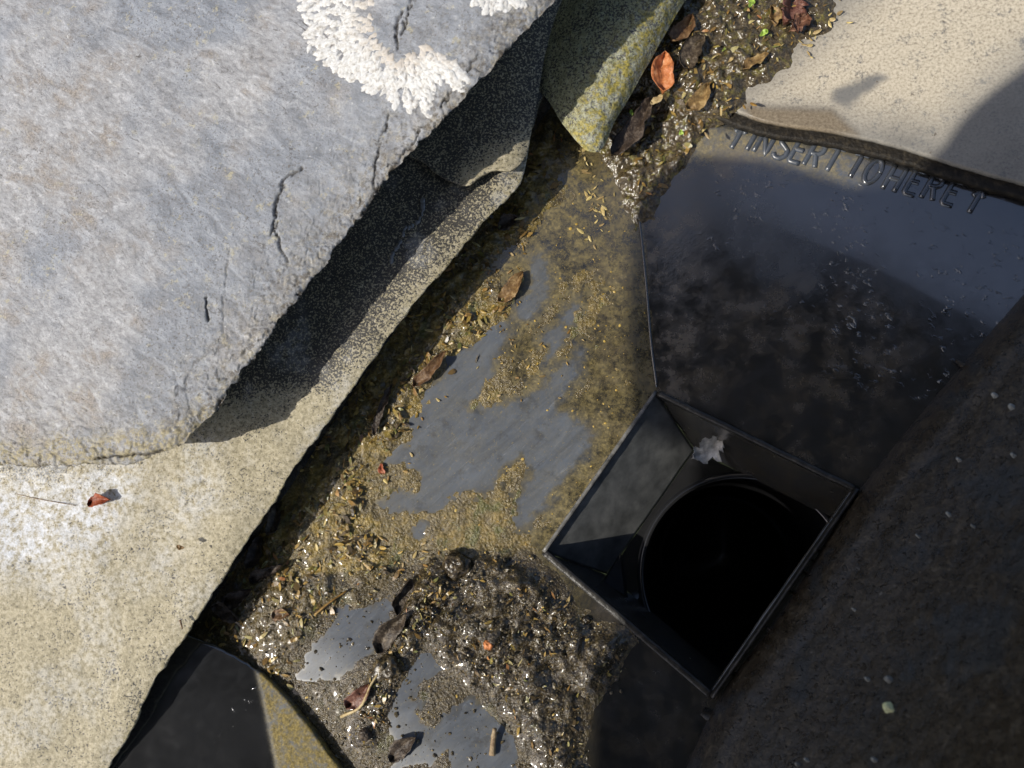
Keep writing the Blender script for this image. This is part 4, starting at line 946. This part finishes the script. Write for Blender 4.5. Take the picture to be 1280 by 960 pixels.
fleck('pale grey fleck just above the yellow spot on the front wall', GREYF, 1111, 851, 1.0)
for x, y, r_ in ((1068, 763, .4), (1186, 645, .6), (1148, 672, .5), (1000, 955, .6), (1243, 496, .8), (1265, 510, .8), (1200, 575, .7), (1010, 952, .5), (1085, 850, .6), (1216, 660, .4), (1095, 950, .7), (1268, 570, .6)):
    fleck('small grey fleck scattered on the dark front wall', GREYF, x, y, r_, 'grey flecks on the front wall')
# a broken trickle of water on the flashing: flat beads along one wandering line
beads = []
P = resample(np.array([U(*p) for p in [(529, 252, 36.2), (528, 268, 36.0), (518, 282, 35.8), (508, 285, 35.8), (500, 305, 35.6), (491, 318, 35.4), (489, 328, 35.4)]]), 26)
base_q = PX(SFL.reshape(-1, 3)); base_v = SFL.reshape(-1, 3)
for k_, p_ in enumerate(P):
    if k_ in (9, 16, 21): continue
    q_ = PX(p_); c_ = base_v[np.argmin(((base_q-q_)**2).sum(1))]
    rx = (0.35+0.75*vnoise(np.array([k_*0.45, 3.3, 1.0])))*1e-3
    beads.append((ICO_V*np.array([rx*1.1, rx*1.5, rx*0.5])*(0.9+0.2*rng.random((12, 1)))+c_+[0, 0, 0.0003], [tuple(f) for f in ICO_F.tolist()]))
V, F = join(beads)
tr = obj('water_trickle', V, F, DRIP); tag(tr, 'thin shiny trickle of water on the shaded flashing', 'water')
sd_ = tr.modifiers.new('round', 'SUBSURF'); sd_.levels = 2; sd_.render_levels = 2

# ------------------------------------------------------------------ added shadow caster, out of the frame, standing in for the person holding the camera
ZB = 0.36
SHP = [(690, 1120), (738, 960), (742, 900), (790, 700), (787, 490), (785, 330), (797, 258), (845, 205), (930, 198), (1010, 215), (1100, 236), (1172, 190), (1202, 150), (1295, 72)]
pts = np.array([FU(a, b) if b > 195 or a < 1120 else U(a, b, 17.6) for a, b in SHP]); pts = resample(pts, 120)
tq = (ZB-pts[:, 2])/SUNV[2]; top = pts+SUNV*tq[:, None]
top = np.r_[top, [(-0.07, 0.09, ZB), (-0.013, 0.140, ZB), (0.08, 0.090, ZB), (0.166, 0.032, ZB), (0.30, -0.05, ZB), (0.30, -0.38, ZB), (-0.25, -0.38, ZB)]]
V = np.r_[top, top+SUNV*0.012]; k = len(top)
F = [tuple(range(k))[::-1], tuple(range(k, 2*k))]+[(i, (i+1) % k, k+(i+1) % k, k+i) for i in range(k)]
bo = obj('shadow_caster', V, F, CASTER, smooth=False)
tag(bo, 'added dark shadow caster out of view, standing in for the person holding the camera', 'shadow caster')
